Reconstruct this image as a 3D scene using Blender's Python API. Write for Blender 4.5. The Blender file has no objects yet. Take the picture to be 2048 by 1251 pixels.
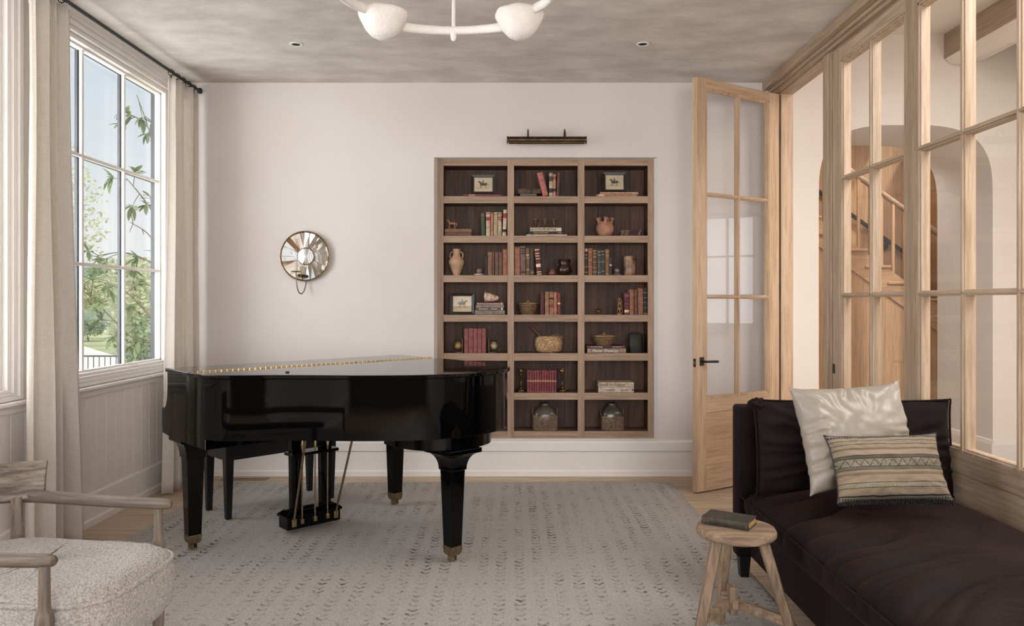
import bpy, math, random
from mathutils import Matrix, Vector, noise
from math import sin, cos, pi, radians as R
random.seed(7)
S = bpy.context.scene
COL = S.collection
V = Vector

# ---------------------------------------------------------------- camera
cd = bpy.data.cameras.new('camera'); cam = bpy.data.objects.new('camera', cd); COL.objects.link(cam)
cam.location = (0, 0, 1.35); cam.rotation_euler = (R(90), 0, 0)
cd.sensor_width = 36; cd.lens = 26.37; cd.shift_x = -0.001; cd.shift_y = -0.010
cd.clip_start = 0.05; cd.clip_end = 600
S.camera = cam

# ---------------------------------------------------------------- sky
W = bpy.data.worlds.new('sky'); S.world = W; W.use_nodes = True
wn = W.node_tree.nodes; wl = W.node_tree.links; wn.clear()
wo = wn.new('ShaderNodeOutputWorld'); wb = wn.new('ShaderNodeBackground'); wb.inputs[1].default_value = 0.95
tc = wn.new('ShaderNodeTexCoord'); sx = wn.new('ShaderNodeSeparateXYZ')
wr = wn.new('ShaderNodeValToRGB')
wr.color_ramp.elements[0].position = 0.0; wr.color_ramp.elements[0].color = (0.93, 0.95, 0.96, 1)
wr.color_ramp.elements[1].position = 0.55; wr.color_ramp.elements[1].color = (0.56, 0.71, 0.86, 1)
wnz = wn.new('ShaderNodeTexNoise'); wnz.inputs['Scale'].default_value = 2.6; wnz.inputs['Detail'].default_value = 6
wmp = wn.new('ShaderNodeMapping'); wmp.inputs['Scale'].default_value = (1, 1, 2.4)
wcr = wn.new('ShaderNodeValToRGB'); wcr.color_ramp.elements[0].position = 0.42; wcr.color_ramp.elements[1].position = 0.68
wmx = wn.new('ShaderNodeMix'); wmx.data_type = 'RGBA'; wmx.inputs['B'].default_value = (0.96, 0.965, 0.97, 1)
wl.new(tc.outputs['Generated'], sx.inputs[0]); wl.new(sx.outputs['Z'], wr.inputs[0])
wl.new(tc.outputs['Generated'], wmp.inputs[0]); wl.new(wmp.outputs[0], wnz.inputs['Vector'])
wl.new(wnz.outputs[0], wcr.inputs[0]); wl.new(wcr.outputs[0], wmx.inputs['Factor'])
wl.new(wr.outputs[0], wmx.inputs['A']); wl.new(wmx.outputs['Result'], wb.inputs[0]); wl.new(wb.outputs[0], wo.inputs[0])

# ---------------------------------------------------------------- sun, window daylight and added fill lamps
def sun(name, energy, color, rot, angle):
    l = bpy.data.lights.new(name, 'SUN'); l.energy = energy; l.color = color; l.angle = R(angle)
    o = bpy.data.objects.new(name, l); o.rotation_euler = rot; COL.objects.link(o)
def area(name, energy, color, loc, rot, sx_, sy_, spread=180):
    l = bpy.data.lights.new(name, 'AREA'); l.shape = 'RECTANGLE'; l.size = sx_; l.size_y = sy_
    l.energy = energy; l.color = color; l.spread = R(spread)
    o = bpy.data.objects.new(name, l); o.location = loc; o.rotation_euler = rot; COL.objects.link(o)
sun('sun', 3.0, (1.0, 0.95, 0.86), (R(35), R(28), 0), 3)
area('fill_side', 52, (0.985, 0.985, 1.0), (-3.25, 2.75, 1.7), (0, R(-104), R(10)), 2.2, 1.7)  # added fill outside the second window, stronger than the sky
area('fill_near_side', 60, (0.985, 0.985, 1.0), (-3.1, 1.1, 1.8), (0, R(-98), R(8)), 2.2, 1.5)  # added fill outside the nearest, unseen left window
area('fill_far_side', 88, (0.97, 0.98, 1.0), (-3.5, 4.2, 1.9), (0, R(-100), R(20)), 2.2, 1.6)  # added fill for the far window, set out of sight beside it
area('fill_rear', 205, (0.985, 0.985, 1.0), (0.4, -2.75, 1.6), (R(102), 0, R(14)), 3.2, 1.8)  # added fill lamp behind the camera, brightens the whole room
area('hall_window_light', 12, (.97, .98, 1.0), (4.62, 4.56, 1.70), (0, R(90), 0), 1.2, 1.4)
area('hall_fill', 225, (1.0, 0.99, 0.985), (3.2, 2.2, 3.5), (0, 0, 0), 1.5, 3.4)  # added overhead fill standing in for unseen hall windows
area('stair_light', 40, (1.0, 0.95, 0.90), (3.6, 7.7, 3.4), (0, 0, 0), 2.2, 0.8)
S.view_settings.view_transform = 'Standard'; S.view_settings.look = 'None'
S.view_settings.exposure = 0.0; S.view_settings.gamma = 1.0; S.view_settings.use_curve_mapping = False

# ---------------------------------------------------------------- materials
MATS = {}
def srgb(h):
    if isinstance(h, (tuple, list)): return (*h[:3], 1)
    h = h.lstrip('#'); c = [int(h[i:i+2], 16) / 255 for i in (0, 2, 4)]
    return (*[x / 12.92 if x <= .04045 else ((x + .055) / 1.055) ** 2.4 for x in c], 1)
class NT:
    def __init__(s, name):
        s.m = bpy.data.materials.new(name); s.m.use_nodes = True; s.t = s.m.node_tree; s.t.nodes.clear()
        s.out = s.t.nodes.new('ShaderNodeOutputMaterial')
    def n(s, typ, **kw):
        nd = s.t.nodes.new('ShaderNode' + typ)
        for k, v in kw.items():
            if k in nd.inputs.keys(): nd.inputs[k].default_value = v
            else: setattr(nd, k, v)
        return nd
    def l(s, a, b): s.t.links.new(a, b)
    def bsdf(s, **kw):
        b = s.t.nodes.new('ShaderNodeBsdfPrincipled')
        for k, v in kw.items(): b.inputs[k].default_value = v
        s.l(b.outputs[0], s.out.inputs[0]); return b
    def coords(s, scale=(1, 1, 1), rand=True, src='Object'):
        t = s.n('TexCoord'); mp = s.n('Mapping'); mp.inputs['Scale'].default_value = scale
        if rand:
            oi = s.n('ObjectInfo'); mu = s.n('Math', operation='MULTIPLY'); mu.inputs[1].default_value = 17.3
            ad = s.n('VectorMath', operation='ADD'); s.l(oi.outputs['Random'], mu.inputs[0])
            s.l(t.outputs[src], ad.inputs[0]); s.l(mu.outputs[0], ad.inputs[1]); s.l(ad.outputs[0], mp.inputs[0])
        else: s.l(t.outputs[src], mp.inputs[0])
        return mp.outputs[0]
    def ramp(s, fac, stops):
        r = s.n('ValToRGB'); e = r.color_ramp.elements
        while len(e) < len(stops): e.new(0.5)
        for i, (p, c) in enumerate(stops): e[i].position = p; e[i].color = srgb(c)
        s.l(fac, r.inputs[0]); return r.outputs[0]
    def bump(s, h, b, strength=0.2, dist=0.002):
        u = s.n('Bump'); u.inputs['Strength'].default_value = strength; u.inputs['Distance'].default_value = dist
        s.l(h, u.inputs['Height']); s.l(u.outputs[0], b.inputs['Normal']); return u
def mix(t, f, a, b, mode='MIX'):
    m = t.n('Mix', data_type='RGBA', blend_type=mode)
    for k, x in (('Factor', f), ('A', a), ('B', b)):
        if isinstance(x, (int, float)): m.inputs[k].default_value = x
        elif isinstance(x, tuple): m.inputs[k].default_value = x
        else: t.l(x, m.inputs[k])
    return m.outputs['Result']
def plain(name, col, rough=0.6, metal=0.0, var=0.06, vs=30.0, bump=0.0, bd=0.001, **kw):
    t = NT(name); b = t.bsdf(**{'Roughness': rough, 'Metallic': metal, **kw})
    c = srgb(col); nz = t.n('TexNoise', Scale=vs, Detail=4.0); t.l(t.coords(), nz.inputs['Vector'])
    lo = tuple(max(0, x * (1 - var * 2)) for x in c[:3]); hi = tuple(min(1, x * (1 + var * 2)) for x in c[:3])
    t.l(t.ramp(nz.outputs[0], [(0.3, lo), (0.7, hi)]), b.inputs['Base Color'])
    if bump: t.bump(nz.outputs[0], b, bump, bd)
    MATS[name] = t.m; return t.m
def wood(name, c1, c2, axis='Z', rough=0.55, c3=None, fine=60, rand=True, bright=0.10):
    """oak-like grain running along the object axis"""
    t = NT(name); b = t.bsdf(Roughness=rough)
    k = {'X': (0.055, 1, 1), 'Y': (1, 0.055, 1), 'Z': (1, 1, 0.055), 'H': (.14, .14, 1.1)}[axis]
    vec = t.coords(k, rand)
    n0 = t.n('TexNoise', Scale=5.0, Detail=2.0, Distortion=0.6); t.l(vec, n0.inputs['Vector'])
    wv = t.n('Math', operation='MULTIPLY'); t.l(n0.outputs[0], wv.inputs[0]); wv.inputs[1].default_value = 26.0
    sn = t.n('Math', operation='SINE'); t.l(wv.outputs[0], sn.inputs[0])
    n1 = t.n('TexNoise', Scale=float(fine), Detail=5.0, Roughness=0.7); t.l(vec, n1.inputs['Vector'])
    a = t.n('Math', operation='MULTIPLY_ADD'); t.l(sn.outputs[0], a.inputs[0]); a.inputs[1].default_value = 0.055
    t.l(n1.outputs[0], a.inputs[2])
    stops = [(0.33, c2), (0.62, c1)] if not c3 else [(0.24, c3), (0.40, c2), (0.62, c1)]
    col = t.ramp(a.outputs[0], stops)
    oi = t.n('ObjectInfo'); mr = t.n('MapRange'); t.l(oi.outputs['Random'], mr.inputs[0])
    mr.inputs[3].default_value = 1 - bright; mr.inputs[4].default_value = 1 + bright
    mm = t.n('VectorMath', operation='SCALE'); t.l(col, mm.inputs[0]); t.l(mr.outputs[0], mm.inputs['Scale'])
    t.l(mm.outputs[0], b.inputs['Base Color'])
    t.bump(a.outputs[0], b, 0.25, 0.0008)
    MATS[name] = t.m; return t.m
OAK = ('#b39d87', '#9c866f', '#8d775f')
for ax in 'XYZ': wood('oak_' + ax, *OAK[:2], axis=ax, c3=OAK[2])
for ax in 'XYZ': wood('oak_warm_' + ax, '#c2a58a', '#ad8f72', axis=ax, c3='#9f8164', bright=.05)
for ax in 'XYZ': wood('case_oak_' + ax, '#a58a73', '#8c725d', axis=ax, c3='#7b624f', bright=.06)
for ax in 'XZ': wood('walnut_' + ax, '#5e3e2d', '#402a1f', axis=ax, c3='#2e1d15', rough=.6, bright=.25)
wood('floor_oak', '#c2ac94', '#a8927b', axis='X', c3='#98826c', rough=.5, bright=.07)
wood('chair_oak_H', '#8a7e72', '#5a4e44', axis='H', c3='#362d27', rough=.6)
for ax in 'XYZ': wood('chair_oak_' + ax, '#7f7267', '#615449', axis=ax, c3='#443931', rough=.6)
for ax in 'XYZ': wood('stool_elm_' + ax, '#8f7862', '#705b48', axis=ax, c3='#544233', rough=.65)
wood('stair_oak_X', '#b08c68', '#9a7856', axis='X', c3='#8a6a4a')
wood('stair_oak_Z', '#b08c68', '#9a7856', axis='Z', c3='#8a6a4a', bright=.12)

def plaster(name, c1, c2, scale, bump=0.15, rough=0.85, stretch=(1, 1, 1), bd=.004):
    t = NT(name); b = t.bsdf(Roughness=rough); vec = t.coords(stretch, False)
    n1 = t.n('TexNoise', Scale=scale, Detail=6.0, Roughness=0.6); t.l(vec, n1.inputs['Vector'])
    t.l(t.ramp(n1.outputs[0], [(0.35, c2), (0.68, c1)]), b.inputs['Base Color'])
    n2 = t.n('TexNoise', Scale=scale * 6, Detail=4.0); t.l(vec, n2.inputs['Vector'])
    t.bump(n2.outputs[0], b, bump, bd); MATS[name] = t.m
plaster('wall_plaster', '#d3cdca', '#cfc7c2', 1.3, .10)
plaster('ceiling_plaster', '#d6cfc9', '#bab2aa', 3.0, .12, stretch=(1, 1.8, 1))
plaster('hall_plaster', '#ebe4dc', '#e7dfd6', 1.0, .06)
plaster('arch_plaster', '#dcd8d4', '#d8d3ce', 1.0, .04)
plaster('lamp_plaster', '#efebe6', '#e6e1db', 12, .55, bd=.006)
plain('white_paint', '#e2ddd8', .45, var=.01)
plain('panel_paint', '#e0d9d2', .5, var=.012)
plain('black_iron', '#0c0c0d', .42)
plain('bronze', '#4a3b28', .38, .85, var=.25, vs=18)
plain('brass', '#bba57c', .28, 1.0, var=.10, vs=60)
plain('dull_brass', '#86745a', .40, .9, var=.18, vs=70)
plain('piano_black', '#040404', .04, var=0, **{'Specular IOR Level': 0.2})
plain('soft_black', '#08080a', .35, var=.1)
plain('rubber', '#141210', .6)
plain('sash_black', '#1d2732', .5)
plain('lamp_dark', '#0a0a0a', .8)
def glass(name, tint=(1, 1, 1, 1), r0=.06, k=.9):
    t = NT(name); tr = t.n('BsdfTransparent'); tr.inputs[0].default_value = tint
    g = t.n('BsdfGlossy', Roughness=0.0); lw = t.n('LayerWeight', Blend=0.5)
    pw = t.n('Math', operation='POWER'); t.l(lw.outputs['Facing'], pw.inputs[0]); pw.inputs[1].default_value = 5.0
    ad = t.n('Math', operation='MULTIPLY_ADD', use_clamp=True); t.l(pw.outputs[0], ad.inputs[0]); ad.inputs[1].default_value = k; ad.inputs[2].default_value = r0
    m = t.n('MixShader'); t.l(ad.outputs[0], m.inputs[0]); t.l(tr.outputs[0], m.inputs[1]); t.l(g.outputs[0], m.inputs[2])
    t.l(m.outputs[0], t.out.inputs[0]); MATS[name] = t.m
glass('window_glass', (.98, .99, .985, 1)); glass('door_glass', (.98, .975, .965, 1), .085)
def cloth(name, col, trans=.35, weave=900.0, var=.08, sheen=0.0, rough=.9):
    t = NT(name); c = srgb(col); d = t.n('BsdfPrincipled', Roughness=rough); d.inputs['Sheen Weight'].default_value = sheen
    vec = t.coords((1, 1, 1), False); nz = t.n('TexNoise', Scale=7.0, Detail=3.0); t.l(vec, nz.inputs['Vector'])
    vec2 = t.coords((1, 1, .06), False); n2 = t.n('TexNoise', Scale=weave * .35, Detail=2.0); t.l(vec2, n2.inputs['Vector'])
    vec3 = t.coords((.06, .06, 1), False); n3 = t.n('TexNoise', Scale=weave * .35, Detail=2.0); t.l(vec3, n3.inputs['Vector'])
    mx = t.n('Math', operation='ADD'); t.l(n2.outputs[0], mx.inputs[0]); t.l(n3.outputs[0], mx.inputs[1])
    hf = t.n('Math', operation='MULTIPLY'); hf.inputs[1].default_value = .5; t.l(mx.outputs[0], hf.inputs[0])
    lo = tuple(x * (1 - var * 2) for x in c[:3]); hi = tuple(min(1, x * (1 + var * 1.5)) for x in c[:3])
    col_ = t.ramp(hf.outputs[0], [(.35, lo), (.65, hi)]); t.l(col_, d.inputs['Base Color']); t.bump(hf.outputs[0], d, .3, .001)
    tl = t.n('BsdfTranslucent'); t.l(col_, tl.inputs[0]); m = t.n('MixShader'); m.inputs[0].default_value = trans
    t.l(d.outputs[0], m.inputs[1]); t.l(tl.outputs[0], m.inputs[2]); t.l(m.outputs[0], t.out.inputs[0]); MATS[name] = t.m
cloth('linen', '#e9e2d9', .42, var=.04)
cloth('satin', '#968c80', 0, 500, .012, 0, .36)
def velvet():
    t = NT('velvet'); b = t.bsdf(Roughness=.75); vec = t.coords((1, 1, 1), False)
    n = t.n('TexNoise', Scale=6.0, Detail=4.0); t.l(vec, n.inputs['Vector'])
    t.l(t.ramp(n.outputs[0], [(.35, '#0f0706'), (.7, '#1a0f0d')]), b.inputs['Base Color'])
    b.inputs['Sheen Weight'].default_value = .12; b.inputs['Sheen Roughness'].default_value = .38
    b.inputs['Sheen Tint'].default_value = srgb('#8f6259')
    b.inputs['Specular IOR Level'].default_value = .15
    n2 = t.n('TexNoise', Scale=400.0, Detail=2.0); t.l(vec, n2.inputs['Vector']); t.bump(n2.outputs[0], b, .15, .001)
    MATS['velvet'] = t.m
velvet()
def boucle():
    t = NT('boucle'); b = t.bsdf(Roughness=.95); vec = t.coords((1, 1, 1), False)
    v = t.n('TexVoronoi', Scale=150.0, feature='SMOOTH_F1'); t.l(vec, v.inputs['Vector'])
    n = t.n('TexNoise', Scale=90.0, Detail=4.0); t.l(vec, n.inputs['Vector'])
    a = t.n('Math', operation='SUBTRACT'); t.l(n.outputs[0], a.inputs[0]); t.l(v.outputs['Distance'], a.inputs[1])
    t.l(t.ramp(v.outputs['Distance'], [(.1, '#bdb7b1'), (.75, '#8c857f')]), b.inputs['Base Color'])
    b.inputs['Sheen Weight'].default_value = .25
    t.bump(a.outputs[0], b, .9, .006); MATS['boucle'] = t.m
boucle()
def rugmat():
    """cream pile with rows of small stacked chevron stitches, broken up by noise"""
    t = NT('rug_pile'); b = t.bsdf(Roughness=.97); b.inputs['Specular IOR Level'].default_value = .1
    tx = t.n('TexCoord'); nz = t.n('TexNoise', Scale=9.0, Detail=3.0); t.l(tx.outputs['Object'], nz.inputs['Vector'])
    sc = t.n('VectorMath', operation='SCALE'); sc.inputs['Scale'].default_value = .028; t.l(nz.outputs['Color'], sc.inputs[0])
    ad = t.n('VectorMath', operation='ADD'); t.l(tx.outputs['Object'], ad.inputs[0]); t.l(sc.outputs[0], ad.inputs[1])
    sp = t.n('SeparateXYZ'); t.l(ad.outputs[0], sp.inputs[0])
    def M(op, a, b_=None, c=None, clamp=False):
        m = t.n('Math', operation=op, use_clamp=clamp)
        for i, x in enumerate((a, b_, c)):
            if x is None: continue
            if isinstance(x, (int, float)): m.inputs[i].default_value = x
            else: t.l(x, m.inputs[i])
        return m.outputs[0]
    u = M('MULTIPLY', sp.outputs['X'], 1 / .094)
    fu = M('ABSOLUTE', M('SUBTRACT', M('FRACT', u), .5))
    inrow = M('LESS_THAN', fu, .27)
    w = M('ADD', M('MULTIPLY', sp.outputs['Y'], 1 / .050), M('MULTIPLY', fu, -1.7))
    fw = M('ABSOLUTE', M('SUBTRACT', M('FRACT', w), .5))
    stitch = M('LESS_THAN', fw, .21)
    n2 = t.n('TexNoise', Scale=42.0, Detail=3.0, Roughness=.7); t.l(tx.outputs['Object'], n2.inputs['Vector'])
    n3 = t.n('TexNoise', Scale=3.2, Detail=2.0); t.l(tx.outputs['Object'], n3.inputs['Vector'])
    thr = M('ADD', n2.outputs[0], M('MULTIPLY', M('SUBTRACT', n3.outputs[0], .5), .55))
    on = M('MULTIPLY', M('MULTIPLY', inrow, stitch), M('SMOOTH_MIN', 1.0, M('MULTIPLY', M('SUBTRACT', thr, .43), 8.0), .1, True), None, True)
    dark = M('MULTIPLY', M('MULTIPLY', inrow, stitch), M('GREATER_THAN', thr, .62))
    n4 = t.n('TexNoise', Scale=190.0, Detail=4.0, Roughness=0.7); t.l(tx.outputs['Object'], n4.inputs['Vector'])
    base = t.ramp(n4.outputs[0], [(.32, '#938d87'), (.68, '#cfcac5')])
    n5 = t.n('TexNoise', Scale=1.7, Detail=2.0); t.l(tx.outputs['Object'], n5.inputs['Vector'])
    base = mix(t, M('MULTIPLY', n5.outputs[0], .35), base, srgb('#9c948c'))
    c1 = mix(t, M('MULTIPLY', on, .45), base, srgb('#7d7470'))
    c2 = mix(t, M('MULTIPLY', dark, .72), c1, srgb('#3a3537'))
    t.l(c2, b.inputs['Base Color']); 
    hh = M('SUBTRACT', n4.outputs[0], M('MULTIPLY', on, .5)); t.bump(hh, b, .8, .006); MATS['rug_pile'] = t.m
rugmat()

# ---------------------------------------------------------------- mesh helpers
class MB:
    def __init__(s, M=None): s.v = []; s.f = []; s.M = M
    def add(s, vs, fs, M=None):
        k = len(s.v); A = M if M is not None else None
        for p in vs:
            p = V(p)
            if A is not None: p = A @ p
            if s.M is not None: p = s.M @ p
            s.v.append(p)
        s.f += [tuple(k + i for i in f) for f in fs]; return s
    def box(s, x0, x1, y0, y1, z0, z1, M=None):
        return s.add([(x0, y0, z0), (x1, y0, z0), (x1, y1, z0), (x0, y1, z0), (x0, y0, z1), (x1, y0, z1), (x1, y1, z1), (x0, y1, z1)],
              [(0, 3, 2, 1), (4, 5, 6, 7), (0, 1, 5, 4), (1, 2, 6, 5), (2, 3, 7, 6), (3, 0, 4, 7)], M)
    def prism(s, poly, z0, z1, M=None):
        n = len(poly)
        return s.add([(x, y, z0) for x, y in poly] + [(x, y, z1) for x, y in poly],
              [tuple(range(n))[::-1], tuple(range(n, 2 * n))] + [(i, (i + 1) % n, n + (i + 1) % n, n + i) for i in range(n)], M)
    def loft(s, rings, cap=True, closed=True, M=None):
        n = len(rings[0]); vs = [p for r in rings for p in r]; fs = []
        for a in range(len(rings) - 1):
            for i in range(n if closed else n - 1):
                j = (i + 1) % n; fs.append((a * n + i, a * n + j, (a + 1) * n + j, (a + 1) * n + i))
        if cap: fs += [tuple(range(n))[::-1], tuple(range((len(rings) - 1) * n, len(rings) * n))]
        return s.add(vs, fs, M)
    def lathe(s, prof, n=28, c=(0, 0, 0), M=None, sx=1, sy=1):
        rings = [[(c[0] + max(r, 1e-4) * cos(2 * pi * i / n) * sx, c[1] + max(r, 1e-4) * sin(2 * pi * i / n) * sy, c[2] + z) for i in range(n)] for r, z in prof]
        return s.loft(rings, True, True, M)
    def tube(s, pts, r, n=10, cap=True, M=None, flat=1.0):
        pts = [V(p) for p in pts]; rs = r if isinstance(r, (list, tuple)) else [r] * len(pts); rings = []
        up = None
        for i, p in enumerate(pts):
            d = (pts[min(i + 1, len(pts) - 1)] - pts[max(i - 1, 0)])
            if d.length < 1e-9: d = V((0, 0, 1))
            d.normalize()
            if up is None: up = V((0, 0, 1)) if abs(d.z) < .9 else V((1, 0, 0))
            a = d.cross(up).normalized(); b = a.cross(d).normalized(); up = b
            rings.append([p + (a * cos(2 * pi * k / n) + b * sin(2 * pi * k / n) * flat) * rs[i] for k in range(n)])
        return s.loft(rings, cap, True, M)
    def sphere(s, c, r, n=20, m=12, sc=(1, 1, 1), M=None):
        return s.lathe([(r * sin(pi * k / m) * 1.0, -r * cos(pi * k / m) * sc[2]) for k in range(m + 1)], n, c, M, sc[0], sc[1])
    def grid(s, fn, nu, nv, M=None, wrap=False):
        vs = [fn(i / (nu - 1), j / (nv - 1)) for j in range(nv) for i in range(nu)]
        fs = [(j * nu + i, j * nu + i + 1, (j + 1) * nu + i + 1, (j + 1) * nu + i) for j in range(nv - 1) for i in range(nu - 1)]
        return s.add(vs, fs, M)
    def mesh(s, name, mat, smooth=None, flip=False):
        me = bpy.data.meshes.new(name); me.from_pydata([tuple(p) for p in s.v], [], s.f); me.update()
        me.materials.append(MATS[mat] if isinstance(mat, str) else mat)
        if smooth is not None:
            me.polygons.foreach_set('use_smooth', [True] * len(me.polygons)); me.set_sharp_from_angle(angle=R(smooth))
        return me
    def build(s, name, mat, parent=None, smooth=None, bevel=0, seg=2, sub=0, label=None, kind=None, world=False, solid=0):
        o = bpy.data.objects.new(name, s.mesh(name, mat, smooth)); COL.objects.link(o)
        put(o, parent, world)
        if bevel:
            m = o.modifiers.new('bevel', 'BEVEL'); m.width = bevel; m.segments = seg; m.limit_method = 'ANGLE'; m.angle_limit = R(40)
        if solid:
            m = o.modifiers.new('solid', 'SOLIDIFY'); m.thickness = solid; m.offset = 0
        if sub:
            m = o.modifiers.new('sub', 'SUBSURF'); m.levels = sub; m.render_levels = sub
        if label: o['label'] = label
        if kind: o['kind'] = kind
        return o
def basis(p):
    return Matrix.Translation(p.location) @ p.rotation_euler.to_matrix().to_4x4()
def put(o, parent, world=False):
    if parent is not None:
        o.parent = parent
        if world:
            B = basis(parent)
            q = parent.parent
            if q is not None: B = basis(q) @ B if not q.parent else B
            o.matrix_parent_inverse = B.inverted()
def thing(name, label, cat, loc=(0, 0, 0), rotz=0, group=None, rot=None):
    o = bpy.data.objects.new(name, None); o.empty_display_size = .05; COL.objects.link(o); o.location = loc
    o.rotation_euler = rot if rot else (0, 0, rotz); o['label'] = label; o['category'] = cat
    if group: o['group'] = group
    return o
def struct(name, label=None, cat=None, loc=(0, 0, 0)):
    o = bpy.data.objects.new(name, None); o.empty_display_size = .05; COL.objects.link(o); o.location = loc; o['kind'] = 'structure'
    if label: o['label'] = label
    if cat: o['category'] = cat
    return o
def tag(o, label=None, cat=None, group=None, kind=None):
    for k, v in (('label', label), ('category', cat), ('group', group), ('kind', kind)):
        if v: o[k] = v
    return o
def inst(me, name, parent, loc=(0, 0, 0), rot=(0, 0, 0), scale=(1, 1, 1), label=None):
    o = bpy.data.objects.new(name, me); COL.objects.link(o); o.parent = parent
    o.location = loc; o.rotation_euler = rot; o.scale = scale
    if label: o['label'] = label
    return o
def textmesh(txt, size, mat, extrude=.0004, font=None, shear=0, space=1.0):
    cu = bpy.data.curves.new('lettering', 'FONT'); cu.body = txt; cu.size = size; cu.extrude = extrude; cu.shear = shear
    cu.align_x = 'CENTER'; cu.align_y = 'CENTER'; cu.resolution_u = 2; cu.space_character = space
    ob = bpy.data.objects.new('lettering', cu); me = bpy.data.meshes.new_from_object(ob)
    bpy.data.objects.remove(ob); bpy.data.curves.remove(cu)
    me.materials.clear(); me.materials.append(MATS[mat]); me.name = 'lettering'; return me
def arc(cx, cy, r, a0, a1, n):
    return [(cx + r * cos(R(a0 + (a1 - a0) * i / n)), cy + r * sin(R(a0 + (a1 - a0) * i / n))) for i in range(n + 1)]
def catmull(P, n=6, closed=False):
    out = []; N = len(P); P = [V(p) for p in P]
    rng = range(N if closed else N - 1)
    for i in rng:
        p0 = P[(i - 1) % N] if closed or i > 0 else P[0]; p1 = P[i]; p2 = P[(i + 1) % N]; p3 = P[(i + 2) % N] if closed or i + 2 < N else P[-1]
        for k in range(n):
            t = k / n
            out.append(.5 * ((2 * p1) + (p2 - p0) * t + (2 * p0 - 5 * p1 + 4 * p2 - p3) * t * t + (3 * p1 - p0 - 3 * p2 + p3) * t ** 3))
    if not closed: out.append(P[-1])
    return out
# ================================================================ THE ROOM
XL, XR, YB, H = -2.58, 2.05, 5.87, 3.07
def setting(mb, name, mat, **kw):
    o = mb.build(name, mat, None, **kw); o['kind'] = 'structure'; return o
# ---- floor: a screed under wide oak planks running across the room
floor = setting(MB().box(-2.7, 4.5, -2.9, 9.4, -.12, -.022), 'floor', 'floor_oak')
def planks(x0, x1, y0, y1, w, seed):
    rnd = random.Random(seed); y = y0
    while y < y1 - .01:
        x = x0; first = True
        while x < x1 - .01:
            L = rnd.uniform(1.5, 2.6) * (rnd.uniform(.3, 1) if first else 1); first = False
            xe = min(x + L, x1)
            if x1 - xe < .35: xe = x1
            ye = min(y + w, y1)
            MB().box(x + .0008, xe - .0008, y + .0008, ye - .0008, -.022, 0).build('plank', 'floor_oak', floor, bevel=.0015, seg=1)
            x = xe
        y += w
planks(-2.58, 2.12, 1.9, 5.87, .19, 3)
planks(2.12, 4.3, 4.7, 6.3, .19, 5)
MB().box(-2.58, 4.3, -2.8, 1.9, -.022, 0).build('plank_field', 'floor_oak', floor)
MB().box(2.12, 4.3, 1.9, 4.7, -.022, 0).build('plank_field', 'floor_oak', floor)
MB().box(2.0, 4.3, 6.3, 9.3, -.022, 0).build('plank_field', 'floor_oak', floor)
# ---- ceiling with two round openings for the downlights
def ceil():
    m = MB(); m.box(-2.9, 2.14, -3.0, YB + .4, H, H + .22); return m
setting(ceil(), 'ceiling', 'ceiling_plaster')
# ---- back wall with the bookcase niche and its chamfered plaster return
bw = MB(); n0, n1, nz0, nz1 = -.618, 1.135, .285, 2.487; f0, f1, fz0, fz1 = -.596, 1.113, .2845, 2.4825
bw.box(-2.72, n0, YB, YB + .5, -.05, H + .05); bw.box(n1, 2.14, YB, YB + .5, -.05, H + .05)
bw.box(n0, n1, YB, YB + .5, nz1, H + .05); bw.box(n0, n1, YB, YB + .5, -.05, fz0); bw.box(n0, n1, YB + .3, YB + .5, fz0, nz1)
for a, b in ((n0, f0), (n1, f1)):
    bw.prism([(a, YB), (b, YB + .05), (a, YB + .05)] if a < b else [(a, YB), (a, YB + .05), (b, YB + .05)], fz0, nz1)
bw.add([(n0, YB, nz1), (n1, YB, nz1), (n1, YB + .05, fz1), (n0, YB + .05, fz1)], [(0, 1, 2, 3)])
setting(bw, 'wall_back', 'wall_plaster')
# ---- wall behind the camera, with a wide window added for the rear fill lamp
rw = MB(); rw.box(-2.9, -2.25, -2.62, -2.5, -.05, H); rw.box(1.65, 2.14, -2.62, -2.5, -.05, H)
rw.box(-2.25, 1.65, -2.62, -2.5, -.05, .85); rw.box(-2.25, 1.65, -2.62, -2.5, 2.95, H)
setting(rw, 'wall_rear', 'case_oak_Z')  # unseen wall, in dark oak to dim the piano's reflections
w4 = struct('window_4')
m = MB()
for x in (-2.25, -1.62, -.95, -.3, .35, 1.0, 1.62): m.box(x, x + .03, -2.58, -2.54, .85, 2.95)
for z in (.85, 1.5, 2.2, 2.92): m.box(-2.25, 1.65, -2.58, -2.54, z, z + .03)
m.build('window_frame', 'white_paint', w4)
# ---- left wall: plaster above, board panelling below, three tall windows
XG = -2.68                                   # plane of the glass
WZ0, WZ1 = .922, 2.92
WIN = [(4.13, 5.63), (2.28, 3.80), (.35, 1.88)]
lw = MB(); ys = [-2.9] + [v for a, b in sorted(WIN) for v in (a - .06, b + .06)] + [YB + .1]
for i in range(0, len(ys), 2): lw.box(-2.72, XL, ys[i], ys[i + 1], -.05, H + .05)
for a, b in WIN:
    lw.box(-2.72, XL, a - .06, b + .06, -.05, WZ0 - .06); lw.box(-2.72, XL, a - .06, b + .06, WZ1 + .06, H + .05)
wall_left = setting(lw, 'wall_left', 'panel_paint')
y = YB - .002; k = 0
bm_board = MB().add([(0, -.056, .195), (.003, -.0555, .195), (.006, -.0535, .195), (.006, .0535, .195), (.003, .0555, .195), (0, .056, .195),
                     (0, -.056, .80), (.003, -.0555, .80), (.006, -.0535, .80), (.006, .0535, .80), (.003, .0555, .80), (0, .056, .80)],
                    [(i, i + 1, i + 7, i + 6) for i in range(5)] + [(5, 0, 6, 11), (0, 5, 4, 3, 2, 1), (6, 7, 8, 9, 10, 11)]).mesh('board', 'panel_paint')
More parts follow.
